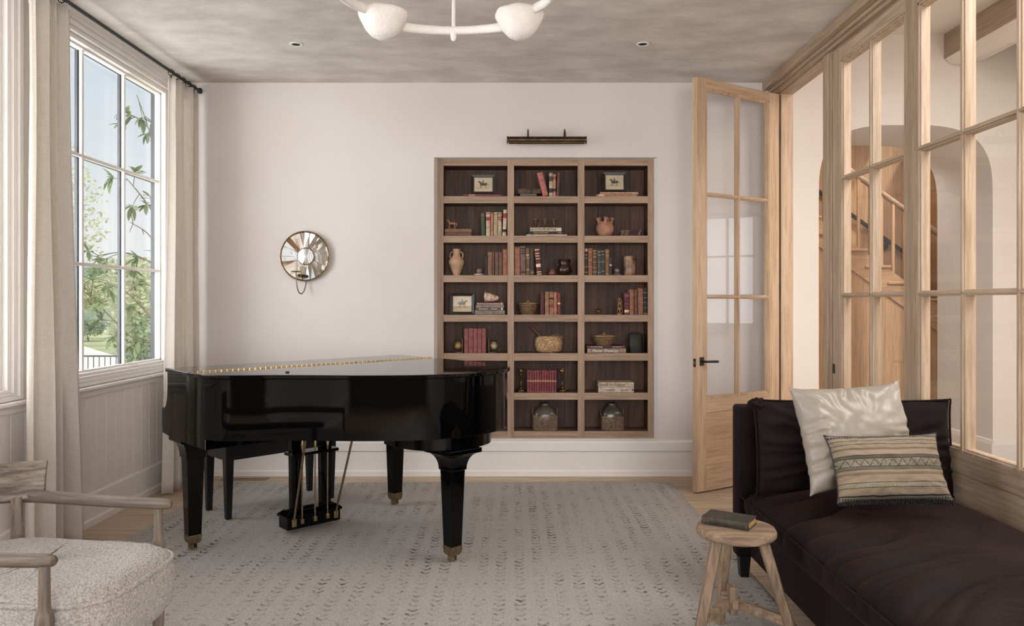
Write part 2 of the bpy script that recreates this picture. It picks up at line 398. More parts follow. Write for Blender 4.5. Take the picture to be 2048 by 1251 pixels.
while y > 2.1:
    y -= .056; inst(bm_board, 'board', wall_left, (XL, y, 0)); y -= .0565
def molded(name, y0, y1, prof, mat='white_paint', parent=None):
    """profile (offset from the wall, z) run along Y on the left wall"""
    m = MB(); m.loft([[(XL + a, yy, z) for a, z in prof] for yy in (y0, y1)]); return m.build(name, mat, parent)
base = struct('baseboard_left')
molded('board', -2.5, YB, [(0, 0), (.024, 0), (.024, .185), (.018, .195), (0, .195)], parent=base)
molded('shoe_molding', -2.5, YB, [(.024, 0), (.036, 0), (.036, .036), (.028, .048), (.024, .048)], parent=base)
sill_rail = struct('trim_1')
molded('apron', -2.5, YB, [(0, .785), (.022, .785), (.022, .822), (0, .822)], 'panel_paint', sill_rail)
molded('sill', -2.5, YB, [(0, .822), (.050, .822), (.056, .829), (.056, .840), (.050, .846), (0, .846)], parent=sill_rail)
# ---- windows
def window(name, y0, y1, full=True):
    w = struct(name); nv = 3; st = (y1 - y0) / nv
    m = MB()      # stepped casing round the opening
    for a, b, d0, d1 in ((.0, .028, -.065, -.028), (.028, .055, -.028, .0), (.055, .085, 0, .014), (.085, .118, 0, .026)):
        for (ya, yb, za, zb) in ((y0 - b, y0 - a, WZ0 - b * .62, WZ1 + b), (y1 + a, y1 + b, WZ0 - b * .62, WZ1 + b),
                                 (y0 - a, y1 + a, WZ1 + a, WZ1 + b), (y0 - a, y1 + a, WZ0 - b * .62, WZ0 - a * .62)):
            m.box(XL - .09 if d1 > -.03 else XL - .1, XL + d1, ya, yb, za, zb)
    m.build('window_frame', 'white_paint', w, bevel=.003, seg=2)
    m = MB()      # sash
    for (ya, yb, za, zb) in ((y0, y0 + .012, WZ0, WZ1), (y1 - .012, y1, WZ0, WZ1), (y0, y1, WZ1 - .012, WZ1), (y0, y1, WZ0, WZ0 + .012)):
        m.box(XG - .003, XG + .035, ya, yb, za, zb)
    m.build('sash', 'white_paint', w)
    m = MB()
    for (ya, yb, za, zb) in ((y0 - .01, y0 + .018, WZ0, WZ1), (y1 - .010, y1 + .01, WZ0, WZ1), (y0, y1, WZ1 - .004, WZ1 + .02), (y0, y1, WZ0 - .02, WZ0 + .006)):
        m.box(XG - .034, XG - .004, ya, yb, za, zb)
    m.build('outer_frame', 'sash_black', w)
    for i in range(1, nv):
        yy = y0 + st * i
        MB().box(XG + .006, XG + .026, yy - .011, yy + .011, WZ0 + .012, WZ1 - .012).build('muntin', 'white_paint', w, bevel=.004)
        MB().box(XG - .020, XG - .004, yy - .012, yy + .012, WZ0 + .006, WZ1 - .004).build('muntin', 'sash_black', w, label='dark outer bar')
    for i in range(1, 3):
        zz = WZ0 + (WZ1 - WZ0) * i / 3
        MB().box(XG + .006, XG + .027, y0 + .012, y1 - .012, zz - .011, zz + .011).build('muntin', 'white_paint', w, bevel=.004)
        MB().box(XG - .020, XG - .004, y0 + .018, y1 - .018, zz - .009, zz + .009).build('muntin', 'sash_black', w, label='dark outer bar')
    for i in range(nv):
        for j in range(3):
            ya, yb = y0 + st * i, y0 + st * (i + 1); za, zb = WZ0 + (WZ1 - WZ0) * j / 3, WZ0 + (WZ1 - WZ0) * (j + 1) / 3
            MB().add([(XG, ya, za), (XG, yb, za), (XG, yb, zb), (XG, ya, zb)], [(0, 1, 2, 3)]).build('pane', 'window_glass', w)
for i, (a, b) in enumerate(WIN): window('window_%d' % (i + 1), a, b)
# head molding running above the windows
head = struct('trim_2')
molded('head_molding', -2.5, YB, [(0, 3.035), (.030, 3.035), (.034, 3.045), (.034, 3.055), (.02, 3.07), (0, 3.07)], parent=head)
# ---- back baseboard
bb = struct('baseboard_back')
def runx(name, x0, x1, prof, mat='white_paint', parent=bb, yb=YB):
    m = MB(); m.loft([[(xx, yb - a, z) for a, z in prof] for xx in (x0, x1)]); return m.build(name, mat, parent)
runx('board', XL, XR, [(0, 0), (.022, 0), (.022, .192), (.018, .197), (0, .197)])
runx('cap_board', XL, XR, [(0, .197), (.032, .197), (.032, .262), (.026, .272), (0, .278)])
runx('shoe_molding', XL, XR, [(.022, 0), (.034, 0), (.034, .036), (.027, .047), (.022, .047)])
# ================================================================ GLAZED OAK PARTITION (right)
ROWS = [.664, 1.397, 2.130, 2.868]
def leaf(parent, L, cuts, ztop=2.945, zb=.012, t=.048, rows=ROWS, oak='oak_', bevel=.002, st=.10):
    """oak leaf in local coordinates: x along, front face y=0, thickness -t. cuts = x positions: stile edges and muntins"""
    kw = dict(parent=parent, bevel=bevel, seg=2); hm = .0125
    g0, g1 = cuts[0], cuts[-1]
    MB().box(0, g0, -t, 0, zb, ztop).build('stile', oak + 'Z', **kw)
    MB().box(g1, L, -t, 0, zb, ztop).build('stile', oak + 'Z', **kw)
    MB().box(g0, g1, -t, 0, rows[-1], ztop).build('top_rail', oak + 'X', **kw)
    MB().box(g0, g1, -t, 0, .568, rows[0]).build('lock_rail', oak + 'X', **kw)
    MB().box(g0, g1, -t, 0, zb, .19).build('bottom_rail', oak + 'X', **kw)
    zz = .19
    for zn in (.31, .43, .568):
        MB().box(g0, g1, -t + .010, -.009, zz, zn).build('panel_board', oak + 'X', parent, bevel=.0015, seg=1); zz = zn
    # stepped glazing bead round the whole glazed field
    b = MB()
    for d, y0, y1 in ((.012, -t + .004, -.004), (.020, -t + .013, -.013)):
        b.box(g0, g0 + d, y0, y1, rows[0], rows[-1]); b.box(g1 - d, g1, y0, y1, rows[0], rows[-1])
        b.box(g0, g1, y0, y1, rows[0], rows[0] + d); b.box(g0, g1, y0, y1, rows[-1] - d, rows[-1])
    b.build('glazing_bead', oak + 'Z', parent, bevel=.0015, seg=1)
    for x in cuts[1:-1]:
        m = MB(); m.box(x - .014, x + .014, -t + .012, -.012, rows[0], rows[-1]); m.box(x - .008, x + .008, -t + .002, -.002, rows[0], rows[-1])
        m.build('muntin', oak + 'Z', parent, bevel=.0015, seg=1)
    for z in rows[1:-1]:
        m = MB(); m.box(g0, g1, -t + .012, -.012, z - .014, z + .014); m.box(g0, g1, -t + .002, -.002, z - .007, z + .007)
        m.build('muntin', oak + 'X', parent, bevel=.0015, seg=1)
    for i in range(len(cuts) - 1):
        for j in range(len(rows) - 1):
            x0, x1, z0, z1 = cuts[i], cuts[i + 1], rows[j], rows[j + 1]
            MB().add([(x0, -t / 2, z0), (x1, -t / 2, z0), (x1, -t / 2, z1), (x0, -t / 2, z1)], [(0, 1, 2, 3)]).build('pane', 'door_glass', parent)
# open door leaf, hinged at the back corner, swung into the room
d1 = struct('door_1', loc=(2.037, 5.743, 0)); d1.rotation_euler = (0, 0, R(211.55))
leaf(d1, .867, [.112, .112 + .325, .775], rows=[.664, 1.393, 2.125, 2.880], oak='oak_warm_')
hd = MB(); hd.box(.806, .842, 0, .008, .905, .965)
h = hd.build('handle', 'black_iron', d1, bevel=.001)
m = MB(); m.tube([(.823, .008, .935), (.823, .045, .935)], .0085); m.tube([(.828, .045, .935), (.80, .047, .935), (.72, .046, .932), (.706, .044, .9315)], [.0085, .0085, .0095, .009], 12)
m.build('lever', 'black_iron', h, smooth=40)
MB().box(.8665, .8685, -.036, -.013, .895, .955).build('latch_plate', 'black_iron', d1)
MB().box(.8675, .8745, -.031, -.017, .915, .936).build('latch_bolt', 'dull_brass', d1, bevel=.003)
m = MB()
for z in (.3, 1.45, 2.65): m.tube([(-.006, -.004, z - .05), (-.006, -.004, z + .05)], .007)
m.build('hinge', 'black_iron', d1, smooth=40)
# closed leaf and fixed side light: both stand in the wall plane, facing the room (local y = -X)
def plane_leaf(name, y_far, L, cuts):
    o = struct(name, loc=(XR, y_far, 0)); o.rotation_euler = (0, 0, R(-90))     # local x runs toward the camera (-Y), local y runs +X
    w = bpy.data.objects.new('x', None)
    return o
d2 = struct('door_2', loc=(XR, 3.82, 0)); d2.rotation_euler = (0, 0, R(90))      # local x -> +Y, local y -> -X
leaf(d2, .99, [.11, .495, .88], ztop=2.955, t=.068)
MB().box(.955, .985, .0, .003, .90, .96).build('flush_bolt', 'black_iron', d2)
w5 = struct('window_5', loc=(XR, 1.05, 0)); w5.rotation_euler = (0, 0, R(90))
leaf(w5, 2.765, [.11 + .02, .52, .905, 1.29, 1.61, 2.0, 2.385, 2.765 - .004], ztop=2.955, t=.068)
# jambs, head and casing of the opening
fr = struct('trim_3')
kw = dict(parent=fr, bevel=.003, seg=2)
MB().box(XR - .012, XR + .10, 4.855, 4.935, 0, 2.965).build('jamb', 'oak_Z', **kw)
MB().box(XR - .006, XR + .10, 4.815, 4.855, 0, 2.965).build('jamb', 'oak_Z', **kw)
MB().box(XR + .006, XR + .10, 5.755, YB, 0, 2.965).build('jamb', 'oak_warm_Z', **kw)
MB().box(XR - .06, XR + .10, 5.80, YB, 0, 2.965).build('jamb', 'oak_Z', **kw)
MB().box(XR - .10, XR + .12, -2.5, YB, 3.005, H - .001).build('header_board', 'oak_Y', **kw)
MB().box(XR - .055, XR + .12, -2.5, YB, 2.985, 3.005).build('header_molding', 'oak_Y', **kw)
MB().box(XR - .03, XR + .11, -2.5, YB, 2.962, 2.985).build('header_molding', 'oak_Y', **kw)
MB().box(XR + .0, XR + .10, -2.5, YB, 2.948, 2.962).build('header_molding', 'oak_Y', **kw)
setting(MB().box(XR - .01, XR + .10, -2.5, 1.05, 0, 2.962), 'wall_right', 'wall_plaster')
# ================================================================ THE HALL beyond the glass
HX, HY, HT = 4.22, 6.27, 3.59
AX0, AX1, AZ = 2.556, 4.01, 2.835
# arched opening: frontal wall with a basket arch, .82 m deep
def arch_pts(x0, x1, ztop, n=14, rx=.728, rz=.62):
    cx = (x0 + x1) / 2; rx = (x1 - x0) / 2
    return [(cx + rx * (1 if abs(c) > 1 else 1) * (abs(c) ** .62) * (1 if c > 0 else -1), ztop - rz + rz * (s ** .62)) for c, s in
            [(cos(pi - pi * i / (2 * n)), max(0, sin(pi * i / (2 * n)))) for i in range(2 * n + 1)]]
ap = arch_pts(AX0, AX1, AZ)
hw = MB()
def archwall(y):
    P = [(AX0, 0)] + ap + [(AX1, 0)]
    out = [(2.0, 0), (2.0, HT)] + [(4.6, HT), (4.6, 0)]
    vs = [(x, y, z) for x, z in P]; n = len(P); fs = []
    top = [(x, y, HT) for x, z in P]
    vs += top
    for i in range(1, n - 2): fs.append((i, i + 1, n + i + 1, n + i))
    k = len(vs); vs += [(2.0, y, 0), (2.0, y, HT), (AX0, y, HT), (AX0, y, 0), (AX1, y, 0), (AX1, y, HT), (4.6, y, HT), (4.6, y, 0)]
    fs += [(k, k + 1, k + 2, k + 3), (k + 4, k + 5, k + 6, k + 7)]
    hw.add(vs, fs)
archwall(HY); archwall(HY + .82)
setting(hw, 'wall_hall_back', 'hall_plaster')
rv = MB(); P = [(AX0, 0)] + ap + [(AX1, 0)]
rv.loft([[(x, yy, z) for x, z in P] for yy in (HY, HY + .82)], cap=False, closed=False)
setting(rv, 'trim_4', 'arch_plaster', smooth=40)
m = MB(); m.box(HX, HX + .1, -1.0, 3.85, 0, HT); m.box(HX, HX + .1, 5.28, HY, 0, HT); m.box(HX, HX + .1, 3.85, 5.28, 0, 1.08); m.box(HX, HX + .1, 3.85, 5.28, 2.32, HT)
setting(m, 'wall_hall_right', 'hall_plaster')
w6 = struct('window_6'); m = MB()      # hall window: out of view, but reflected in the open door's glass
for a, b in ((3.85, 3.90), (4.30, 4.325), (4.95, 4.975), (5.23, 5.28)): m.box(HX + .02, HX + .06, a, b, 1.08, 2.32)
for a, b in ((1.08, 1.13), (1.42, 1.44), (1.84, 1.86), (2.27, 2.32)): m.box(HX + .02, HX + .06, 3.85, 5.28, a, b)
m.box(HX - .03, HX + .02, 3.80, 5.33, 1.05, 1.08); m.build('window_frame', 'white_paint', w6)
setting(MB().box(2.0, 4.6, -1.0, 9.4, HT, HT + .1), 'ceiling_hall', 'hall_plaster')
setting(MB().box(2.15, 4.3, -1.1, -1.0, 0, HT), 'wall_hall_front', 'hall_plaster')
setting(MB().box(XR + .03, XR + .10, -1.1, HY, H, HT + .05), 'wall_hall_left', 'hall_plaster')
hb = struct('baseboard_hall')
m = MB()
for pr in ([(0, 0), (.02, 0), (.02, .165), (.012, .20), (0, .205)],):
    m.loft([[(HX - a, yy, z) for a, z in pr] for yy in (-1, HY)]); m.loft([[(xx, HY - a, z) for a, z in pr] for xx in (AX1, HX)])
    m.loft([[(AX1 - a, yy, z) for a, z in pr] for yy in (HY - .02, HY + .84)]); m.loft([[(xx, HY - a, z) for a, z in pr] for xx in (2.1, AX0)])
    m.loft([[(AX0 + a, yy, z) for a, z in pr] for yy in (HY - .02, HY + .84)])
m.build('board', 'white_paint', hb)
# oak ceiling beam wrapped below in a swag of plaster
bo = struct('trim_5')
MB().box(3.60, 3.96, -1.0, HY - .002, 3.385, HT - .001).build('beam', 'oak_Y', bo, bevel=.004)
m = MB(); rings = []
for i in range(60):
    yy = -1 + (HY + .99) * i / 59; q = .012 * noise.noise((yy * 3, 0, 0)) + .008 * noise.noise((yy * 9, 3, 0))
    rings.append([(3.605 + .35 * k / 10, yy, 3.386 - (.055 + q + .02 * sin(yy * 2.2 + k * .5)) * sin(pi * k / 10) ** .6 if k not in (0, 10) else 3.386) for k in range(11)])
m.loft(rings, cap=True); m.build('beam_wrap', 'hall_plaster', bo, smooth=50)
# ---- stair behind the arch
YS0, YS1 = 8.2, 9.15          # near and far side of the flight
stair = thing('staircase', 'oak staircase climbing to the left behind the plaster arch', 'staircase', (0, 0, 0))
rise, run = .18, .25
# tread n: top z, nosing x; one tread measured at x=3.88 z=1.94, going down to the right
def sl(x): return 1.935 - (x - 3.868) * .714
for k in range(-3, 8):
    z = 1.94 - rise * k; x1 = 3.868 + (k - 0) * .252 + 0.0
    x0 = x1 - .252 - .03
    if z < .05 or x0 > 5.0: continue
    MB().box(x0, x1, YS0 - .03, YS1, z - .028, z).build('tread', 'stair_oak_X', stair, bevel=.004)
    MB().box(x1 - .045, x1 - .03, YS0, YS1, z - rise, z - .028).build('riser', 'stair_oak_Z', stair)
    for q in (.06, .185):
        xb = x0 + .02 + q
        MB().box(xb - .014, xb + .014, YS0 + .02, YS0 + .048, z, sl(xb) + .735).build('baluster', 'stair_oak_Z', stair)
m = MB(); m.prism([(2.9, sl(2.9) - .05), (5.0, sl(5.0) - .05), (5.0, sl(5.0) - .35), (2.9, sl(2.9) - .35)], -YS0 - .0, -YS0 + .012, Matrix.Rotation(R(90), 4, 'X') )
m.build('stringer', 'stair_oak_X', stair)
MB().tube([(2.9, YS0 + .034, sl(2.9) + .745), (5.0, YS0 + .034, sl(5.0) + .745)], .03, 12).build('handrail', 'case_oak_X', stair, smooth=50)
wl_ = struct('wall_stair'); x = 2.3
m_ = MB()
while x < 5.0:
    w = random.uniform(.17, .26)
    MB().box(x + .001, x + w - .001, YS1, YS1 + .03, 0, HT).build('panel_board', 'stair_oak_Z', wl_)
    # boards closing the space below the stringer
    za = sl(x + w / 2) - .28
    if x > 2.2 and za > .1:
        MB().add([(x + .001, YS0 + .004, 0), (x + w - .001, YS0 + .004, 0), (x + w - .001, YS0 + .004, sl(x + w) - .2), (x + .001, YS0 + .004, sl(x) - .2)] +
                 [(x + .001, YS0 + .03, 0), (x + w - .001, YS0 + .03, 0), (x + w - .001, YS0 + .03, sl(x + w) - .2), (x + .001, YS0 + .03, sl(x) - .2)],
                 [(0, 1, 2, 3), (4, 7, 6, 5), (0, 4, 5, 1), (3, 2, 6, 7), (0, 3, 7, 4), (1, 5, 6, 2)]).build('panel_board', 'stair_oak_Z', wl_)
    x += w
MB().box(5.0, 5.03, YS0 - 1.1, YS1, 0, HT).build('side_panel', 'stair_oak_Z', wl_)
MB().box(3.18, 3.21, HY + .83, YS1, 0, HT).build('side_panel', 'stair_oak_Z', wl_) if False else None
MB().box(2.27, 2.30, HY + .83, YS1, 0, HT).build('side_panel', 'stair_oak_Z', wl_)
wr_ = thing('wall_rail', 'flat black handrail on the oak wall behind the stair', 'handrail', (0, 0, 0))
m = MB(); M_ = Matrix.Rotation(R(90), 4, 'X'); c = .62
m.prism([(3.6, sl(3.6) + c + .05), (4.99, sl(4.99) + c + .05), (4.99, sl(4.99) + c), (3.6, sl(3.6) + c)], -YS1 + .05, -YS1 + .075, M_)
m.build('rail', 'black_iron', wr_)
m = MB(); m.lathe([(0, 0), (.062, 0), (.062, .04), (.02, .05), (0, .05)], 20, (0, 0, 0), Matrix.Translation((4.50, YS1 - .001, 2.05)) @ Matrix.Rotation(R(90), 4, 'X'))
m.build('bracket_rose', 'black_iron', wr_, smooth=40)
# ================================================================ CURTAINS, ROD, LAMPS, SCONCE
rod = thing('curtain_rod', 'black iron curtain rod running below the ceiling above the left windows', 'curtain rod', (-2.44, 0, 2.998))
MB().tube([(0, -.5, 0), (0, 5.83, 0)], .011, 12).build('pole', 'black_iron', rod, smooth=50)
MB().lathe([(0, -.02), (.014, -.02), (.02, -.008), (.02, .008), (.014, .02), (0, .02)], 16, (0, 5.84, 0), None).build('finial', 'black_iron', rod, smooth=50)
for y in (3.95, 5.75): MB().box(-.14, .006, y - .008, y + .008, -.008, .008).build('bracket', 'black_iron', rod)
def curtain(name, y0, y1, x, label, nfold, amp, z1=2.965, seed=0, y0b=None, y1b=None, deep=.0):
    c = thing(name, label, 'curtain', (x, 0, 0), group=None); rnd = random.Random(seed)
    ph = [rnd.uniform(0, 6.28) for _ in range(6)]; y0b = y0 if y0b is None else y0b; y1b = y1 if y1b is None else y1b
    nu, nv = nfold * 16 + 1, 40
    def fn(u, v):
        z = .012 + (z1 - .012) * v; k = 1 - v
        ya = y0 + (y0b - y0) * k ** 1.3; yb = y1 + (y1b - y1) * k ** 1.3
        uu = u + .018 * sin(u * 9 + ph[0]) + .01 * sin(u * 23 + ph[1] + k * 1.5)
        w = sin(uu * nfold * 2 * pi + ph[2] * 0 + .5 * k * sin(u * 7 + ph[3]))
        w2 = .25 * sin(uu * nfold * 4 * pi + ph[4])
        A = amp * (1 + .35 * sin(u * 11 + ph[5])) * (.7 + .55 * k)
        yy = ya + (yb - ya) * u + .012 * cos(uu * nfold * 2 * pi) 
        return (A * (w + w2) + .015 * noise.noise((u * 4, v * 2, seed)), yy, z + (.012 * noise.noise((u * 6, 0, seed)) if v < .02 else 0))
    m = MB().grid(fn, nu, nv); m.build('panel', 'linen', c, smooth=80, solid=.0016)
    def hem(u, v):
        p = fn(u, .0); return (p[0] * 1.02 + .002, p[1], .02 + v * .10)
    m = MB()      # pinch-pleat heading tape and rings
    def head_(u, v):
        p = fn(u, 1.0 - .035 * (1 - v)); return (p[0] * 1.05 - .003, p[1], p[2] + .002)
    m.grid(head_, nu, 3); m.build('heading', 'linen', c, smooth=80)
    for i in range(nfold):
        yy = y0 + (y1 - y0) * (i + .25) / nfold
        ring = MB(); pts = [(-x + -2.44 + .021 * cos(a * pi / 8), yy, 2.998 - .006 + .021 * sin(a * pi / 8)) for a in range(17)]
        ring.tube(pts, .0028, 6, cap=False); ring.box(-x - 2.44 - .004, -x - 2.44 + .004, yy - .002, yy + .002, 2.955, 2.975)
        ring.build('ring', 'black_iron', c, smooth=60)
    return c
cu = curtain('curtain', 3.78, 4.12, -2.44, 'long linen curtain hanging between the two left windows, nearest the armchair', 4, .034, seed=2, y0b=3.75, y1b=4.23)
t = NT('sheer'); a = t.n('BsdfTransparent'); b_ = t.n('BsdfTranslucent'); b_.inputs[0].default_value = srgb('#d5d2cd'); m_ = t.n('MixShader')
nz = t.n('TexNoise', Scale=70.0, Detail=3.0); t.l(t.coords((1, 1, 1), False), nz.inputs['Vector']); mr = t.n('MapRange'); mr.inputs[3].default_value = .25; mr.inputs[4].default_value = .85
t.l(nz.outputs[0], mr.inputs[0]); t.l(mr.outputs[0], m_.inputs[0]); t.l(a.outputs[0], m_.inputs[1]); t.l(b_.outputs[0], m_.inputs[2]); t.l(m_.outputs[0], t.out.inputs[0]); MATS['sheer'] = t.m
MB().grid(lambda u, v: (-.03 + .008 * sin(u * 9), 4.06 + .12 * (1 - v) + u * .10, .03 + 2.9 * v), 12, 20).build('sheer_edge', 'sheer', cu, smooth=80, label='thin sheer lining edge')
curtain('curtain', 5.33, 5.80, -2.44, 'long linen curtain in the far left corner behind the piano', 5, .030, seed=5, y0b=5.24, y1b=5.79)
# ---- plaster chandelier: four bowls on a ring, hung from two thin rods
RC, RR, RZ = (-.27, 2.963), .437, 2.585
ch = thing('chandelier', 'white plaster ring chandelier with round bowl shades hanging from the ceiling', 'chandelier', (RC[0], RC[1], 0))
def rp(a, z=RZ, r=RR): return (r * sin(R(a)), r * cos(R(a)), z)
bowls = [-43, 43, 137, 223]
for i in range(4):
    a0, a1 = bowls[i] , bowls[(i + 1) % 4] + (0 if i < 3 else 360)
    pts = []
    for k in range(15):
        a = a0 + (a1 - a0) * k / 14; t = (k / 14 - .5) * 2
        pts.append(rp(a, RZ - .002 - .012 * t * t if i == 0 else RZ + .010 + .024 * t * t))
    rs = [.0145 + .004 * abs(2 * k / 14 - 1) + .0018 * noise.noise((k * 1.7, i, 0)) for k in range(15)]
    MB().tube(pts, rs, 12, flat=1.25).build('arm', 'lamp_plaster', ch, smooth=60)
def bowl():
    m = MB(); prof = [(0, -.083), (.03, -.080), (.055, -.066), (.078, -.040), (.094, -.012), (.106, .012), (.108, .024), (.103, .034), (.088, .041), (.070, .043), (.058, .036), (.04, .026), (0, .022)]
    m.lathe(prof, 40)
    for p in m.v:
        q = noise.noise(p * 22) * .0035 + noise.noise(p * 60) * .0012; r_ = V((p.x, p.y, 0)); 
        if r_.length > .001: r_.normalize(); p.x += r_.x * q; p.y += r_.y * q
        p.z += q * .5
    return m.mesh('shade', 'lamp_plaster', 60)
bm_ = bowl()
for a in bowls:
    p = rp(a); inst(bm_, 'shade', ch, (p[0], p[1], p[2] + .0), (0, 0, R(a)))
for a in (0, 180):
    p = rp(a, RZ)
    m = MB(); m.tube([(p[0], p[1], RZ - .05), (p[0], p[1], RZ - .04), (p[0], p[1], RZ + .0), (p[0], p[1], RZ + .012)], [.006, .012, .015, .008], 12)
    m.build('hub', 'lamp_plaster', ch, smooth=60)
    MB().tube([(p[0], p[1], RZ), (p[0] + .002, p[1], 2.8), (p[0], p[1], 3.05)], [.009, .0075, .008], 10).build('rod', 'lamp_plaster', ch, smooth=60)
    MB().lathe([(0, 3.045), (.05, 3.05), (.055, 3.069), (0, 3.069)], 24, (p[0], p[1], 0)).build('canopy', 'lamp_plaster', ch, smooth=40)
# ---- recessed downlights
for i, (x, y) in enumerate(((-1.443, 4.99), (.862, 4.985))):
    dl = thing('downlight', ['small white recessed ceiling downlight on the left, above the round mirror', 'small white recessed ceiling downlight on the right, above the bookcase'][i], 'downlight', (x, y, H), group='recessed ceiling downlights')
    MB().lathe([(.030, -.0005), (.043, -.0005), (.044, -.004), (.040, -.006), (.031, -.006), (.028, -.0025)], 32).build('trim_ring', 'white_paint', dl, smooth=40)
    MB().lathe([(0, -.0015), (.0285, -.0015), (.0285, -.003), (0, -.003)], 24).build('lens', 'lamp_dark', dl)
# ---- round faceted mirror sconce
sc = thing('mirror_sconce', 'round faceted mirror wall sconce with one candle arm, left of the bookcase', 'wall sconce', (-1.62, YB, 1.712))
MX = Matrix.Rotation(R(90), 4, 'X')       # lathe z axis -> toward the room (-Y)
RM = .197
m = MB(); m.lathe([(0, 0), (RM - .012, .0), (RM, .02), (RM + .001, .032), (RM - .005, .033), (RM - .012, .024), (.06, .004), (0, .004)], 60, M=MX); m.build('dish', 'dull_brass', sc, smooth=30)
t = NT('mirror'); t.bsdf(**{'Base Color': (.90, .88, .85, 1), 'Metallic': 1.0, 'Roughness': .03}); MATS['mirror'] = t.m
N = 14
for i in range(N):
    a0, a1 = 2 * pi * i / N + .012, 2 * pi * (i + 1) / N - .012
    ri, ro = .066, RM - .012
    P = [(ri * cos(a), ri * sin(a), .0095) for a in (a0, a1)] + [(ro * cos(a), ro * sin(a), .029) for a in (a1, a1 - (a1 - a0) / 2, a0)]
    m = MB(); m.add(P + [(x, y, z - .004) for x, y, z in P], [(0, 1, 2, 3, 4), (9, 8, 7, 6, 5)] + [(k, 5 + k, 5 + (k + 1) % 5, (k + 1) % 5) for k in range(5)], MX)
    m.build('mirror_facet', 'mirror', sc)
MB().lathe([(0, .012), (.062, .010), (.064, .007), (0, .004)], 40, M=MX).build('center_mirror', 'mirror', sc, smooth=50)
m = MB(); m.tube([(.066 * cos(2 * pi * k / 40), .066 * sin(2 * pi * k / 40), .011) for k in range(41)], .0022, 6, cap=False, M=MX); m.build('center_rim', 'bronze', sc)
m = MB()
for k in range(90):
    a = 2 * pi * k / 90; M2 = MX @ Matrix.Rotation(a, 4, 'Z')
    m.box(RM - .016, RM - .002, -.0022, .0022, .0275, .0315, M2)
m.build('serrated_rim', 'bronze', sc)
# candle arm: a loop below the dish rising to a pan, sleeve and flame bulb
pts = catmull([(.005, -.015, -.185), (.006, -.03, -.225), (-.004, -.05, -.275), (-.020, -.075, -.292), (-.034, -.10, -.268), (-.042, -.115, -.20), (-.044, -.12, -.125)], 6)
MB().tube(pts, .0042, 10).build('arm', 'dull_brass', sc, smooth=60)
MB().lathe([(0, -.13), (.03, -.128), (.040, -.120), (.040, -.118), (.028, -.123), (0, -.124)], 24, (-.044, -.12, 0)).build('drip_pan', 'dull_brass', sc, smooth=40)
MB().lathe([(0, -.122), (.0135, -.122), (.0135, -.045), (.011, -.042), (0, -.042)], 18, (-.044, -.12, 0)).build('candle_sleeve', 'linen', sc, smooth=40)
MB().lathe([(0, -.044), (.008, -.040), (.016, -.022), (.017, -.005), (.011, .022), (.004, .045), (0, .052)], 18, (-.044, -.12, 0)).build('bulb', 'door_glass', sc, smooth=60)
# ---- bronze picture light above the bookcase
pl = thing('picture_light', 'aged bronze picture light mounted on the wall above the bookcase', 'picture light', (.258, YB, 2.582))
m = MB()
prof = arc(0, 0, .030, -35, 215, 16)
m.loft([[(x, -.13 - b, .012 + a * .9 - .0) for a, b in [(q[1], q[0]) for q in prof]] for x in (-.298, .298)], cap=True); m.build('shade', 'bronze', pl, smooth=40)
for s in (-1, 1):
    MB().lathe([(0, 0), (.031, 0), (.031, .006), (0, .008)], 24, M=Matrix.Translation((s * .298, -.13, .012)) @ Matrix.Rotation(R(90 * s), 4, 'Y')).build('end_cap', 'bronze', pl, smooth=40)
    MB().tube(catmull([(s * .142, -.012, .052), (s * .142, -.03, .095), (s * .142, -.06, .108), (s * .142, -.10, .080), (s * .142, -.128, .040)], 5), .0055, 8).build('arm', 'bronze', pl, smooth=60)
MB().tube([(-.29, -.13, -.006), (.29, -.13, -.006)], .012, 12).build('lamp_tube', 'bronze', pl, smooth=60)
MB().box(-.19, .19, -.022, 0, .036, .054).build('wall_plate', 'bronze', pl, bevel=.003)
# ================================================================ PIANO (local x = bass direction u, local y = -v)
pn = thing('grand_piano', 'black lacquered baby grand piano with closed lid on brass casters on the rug', 'piano', (-1.259, 4.518, 0), R(43.14))
def ol(P, n=5): return [(p.x, p.y) for p in catmull([(u, -v, 0) for u, v in P], n, True)]
def clean(P):
    out = []
    for p in P:
        if not out or (V((*p, 0)) - V((*out[-1], 0))).length > .004: out.append(p)
    return out
LID = [(-.78, -.06), (-.781, .10), (-.78, .40), (-.772, .47), (-.735, .545), (-.66, .61), (-.56, .69), (-.46, .785), (-.36, .89), (-.26, .995), (-.15, 1.095), (-.03, 1.185),
       (.10, 1.25), (.24, 1.28), (.38, 1.275), (.50, 1.24), (.60, 1.175), (.67, 1.085), (.712, .97), (.728, .84), (.73, .40), (.73, -.06)]
def smooth_outline(P, keep, n=5):
    pts = [V((u, -v, 0)) for u, v in P]; c = catmull(pts, n)       # open spline, closed by the straight front edge
    return [(p.x, p.y) for p in c]
lid = smooth_outline(LID, None)
def inset(P, d):
    out = []; n = len(P)
    for i in range(n):
        a, b, c = V((*P[i - 1], 0)), V((*P[i], 0)), V((*P[(i + 1) % n], 0))
        t = (c - a).normalized(); nrm = V((-t.y, t.x, 0)); out.append((b.x + nrm.x * d, b.y + nrm.y * d))
    return out
ar = sum(lid[i][0] * lid[(i + 1) % len(lid)][1] - lid[(i + 1) % len(lid)][0] * lid[i][1] for i in range(len(lid)))
sg = 1 if ar > 0 else -1
def ins(d): 
    P = inset(lid, d * sg); return P
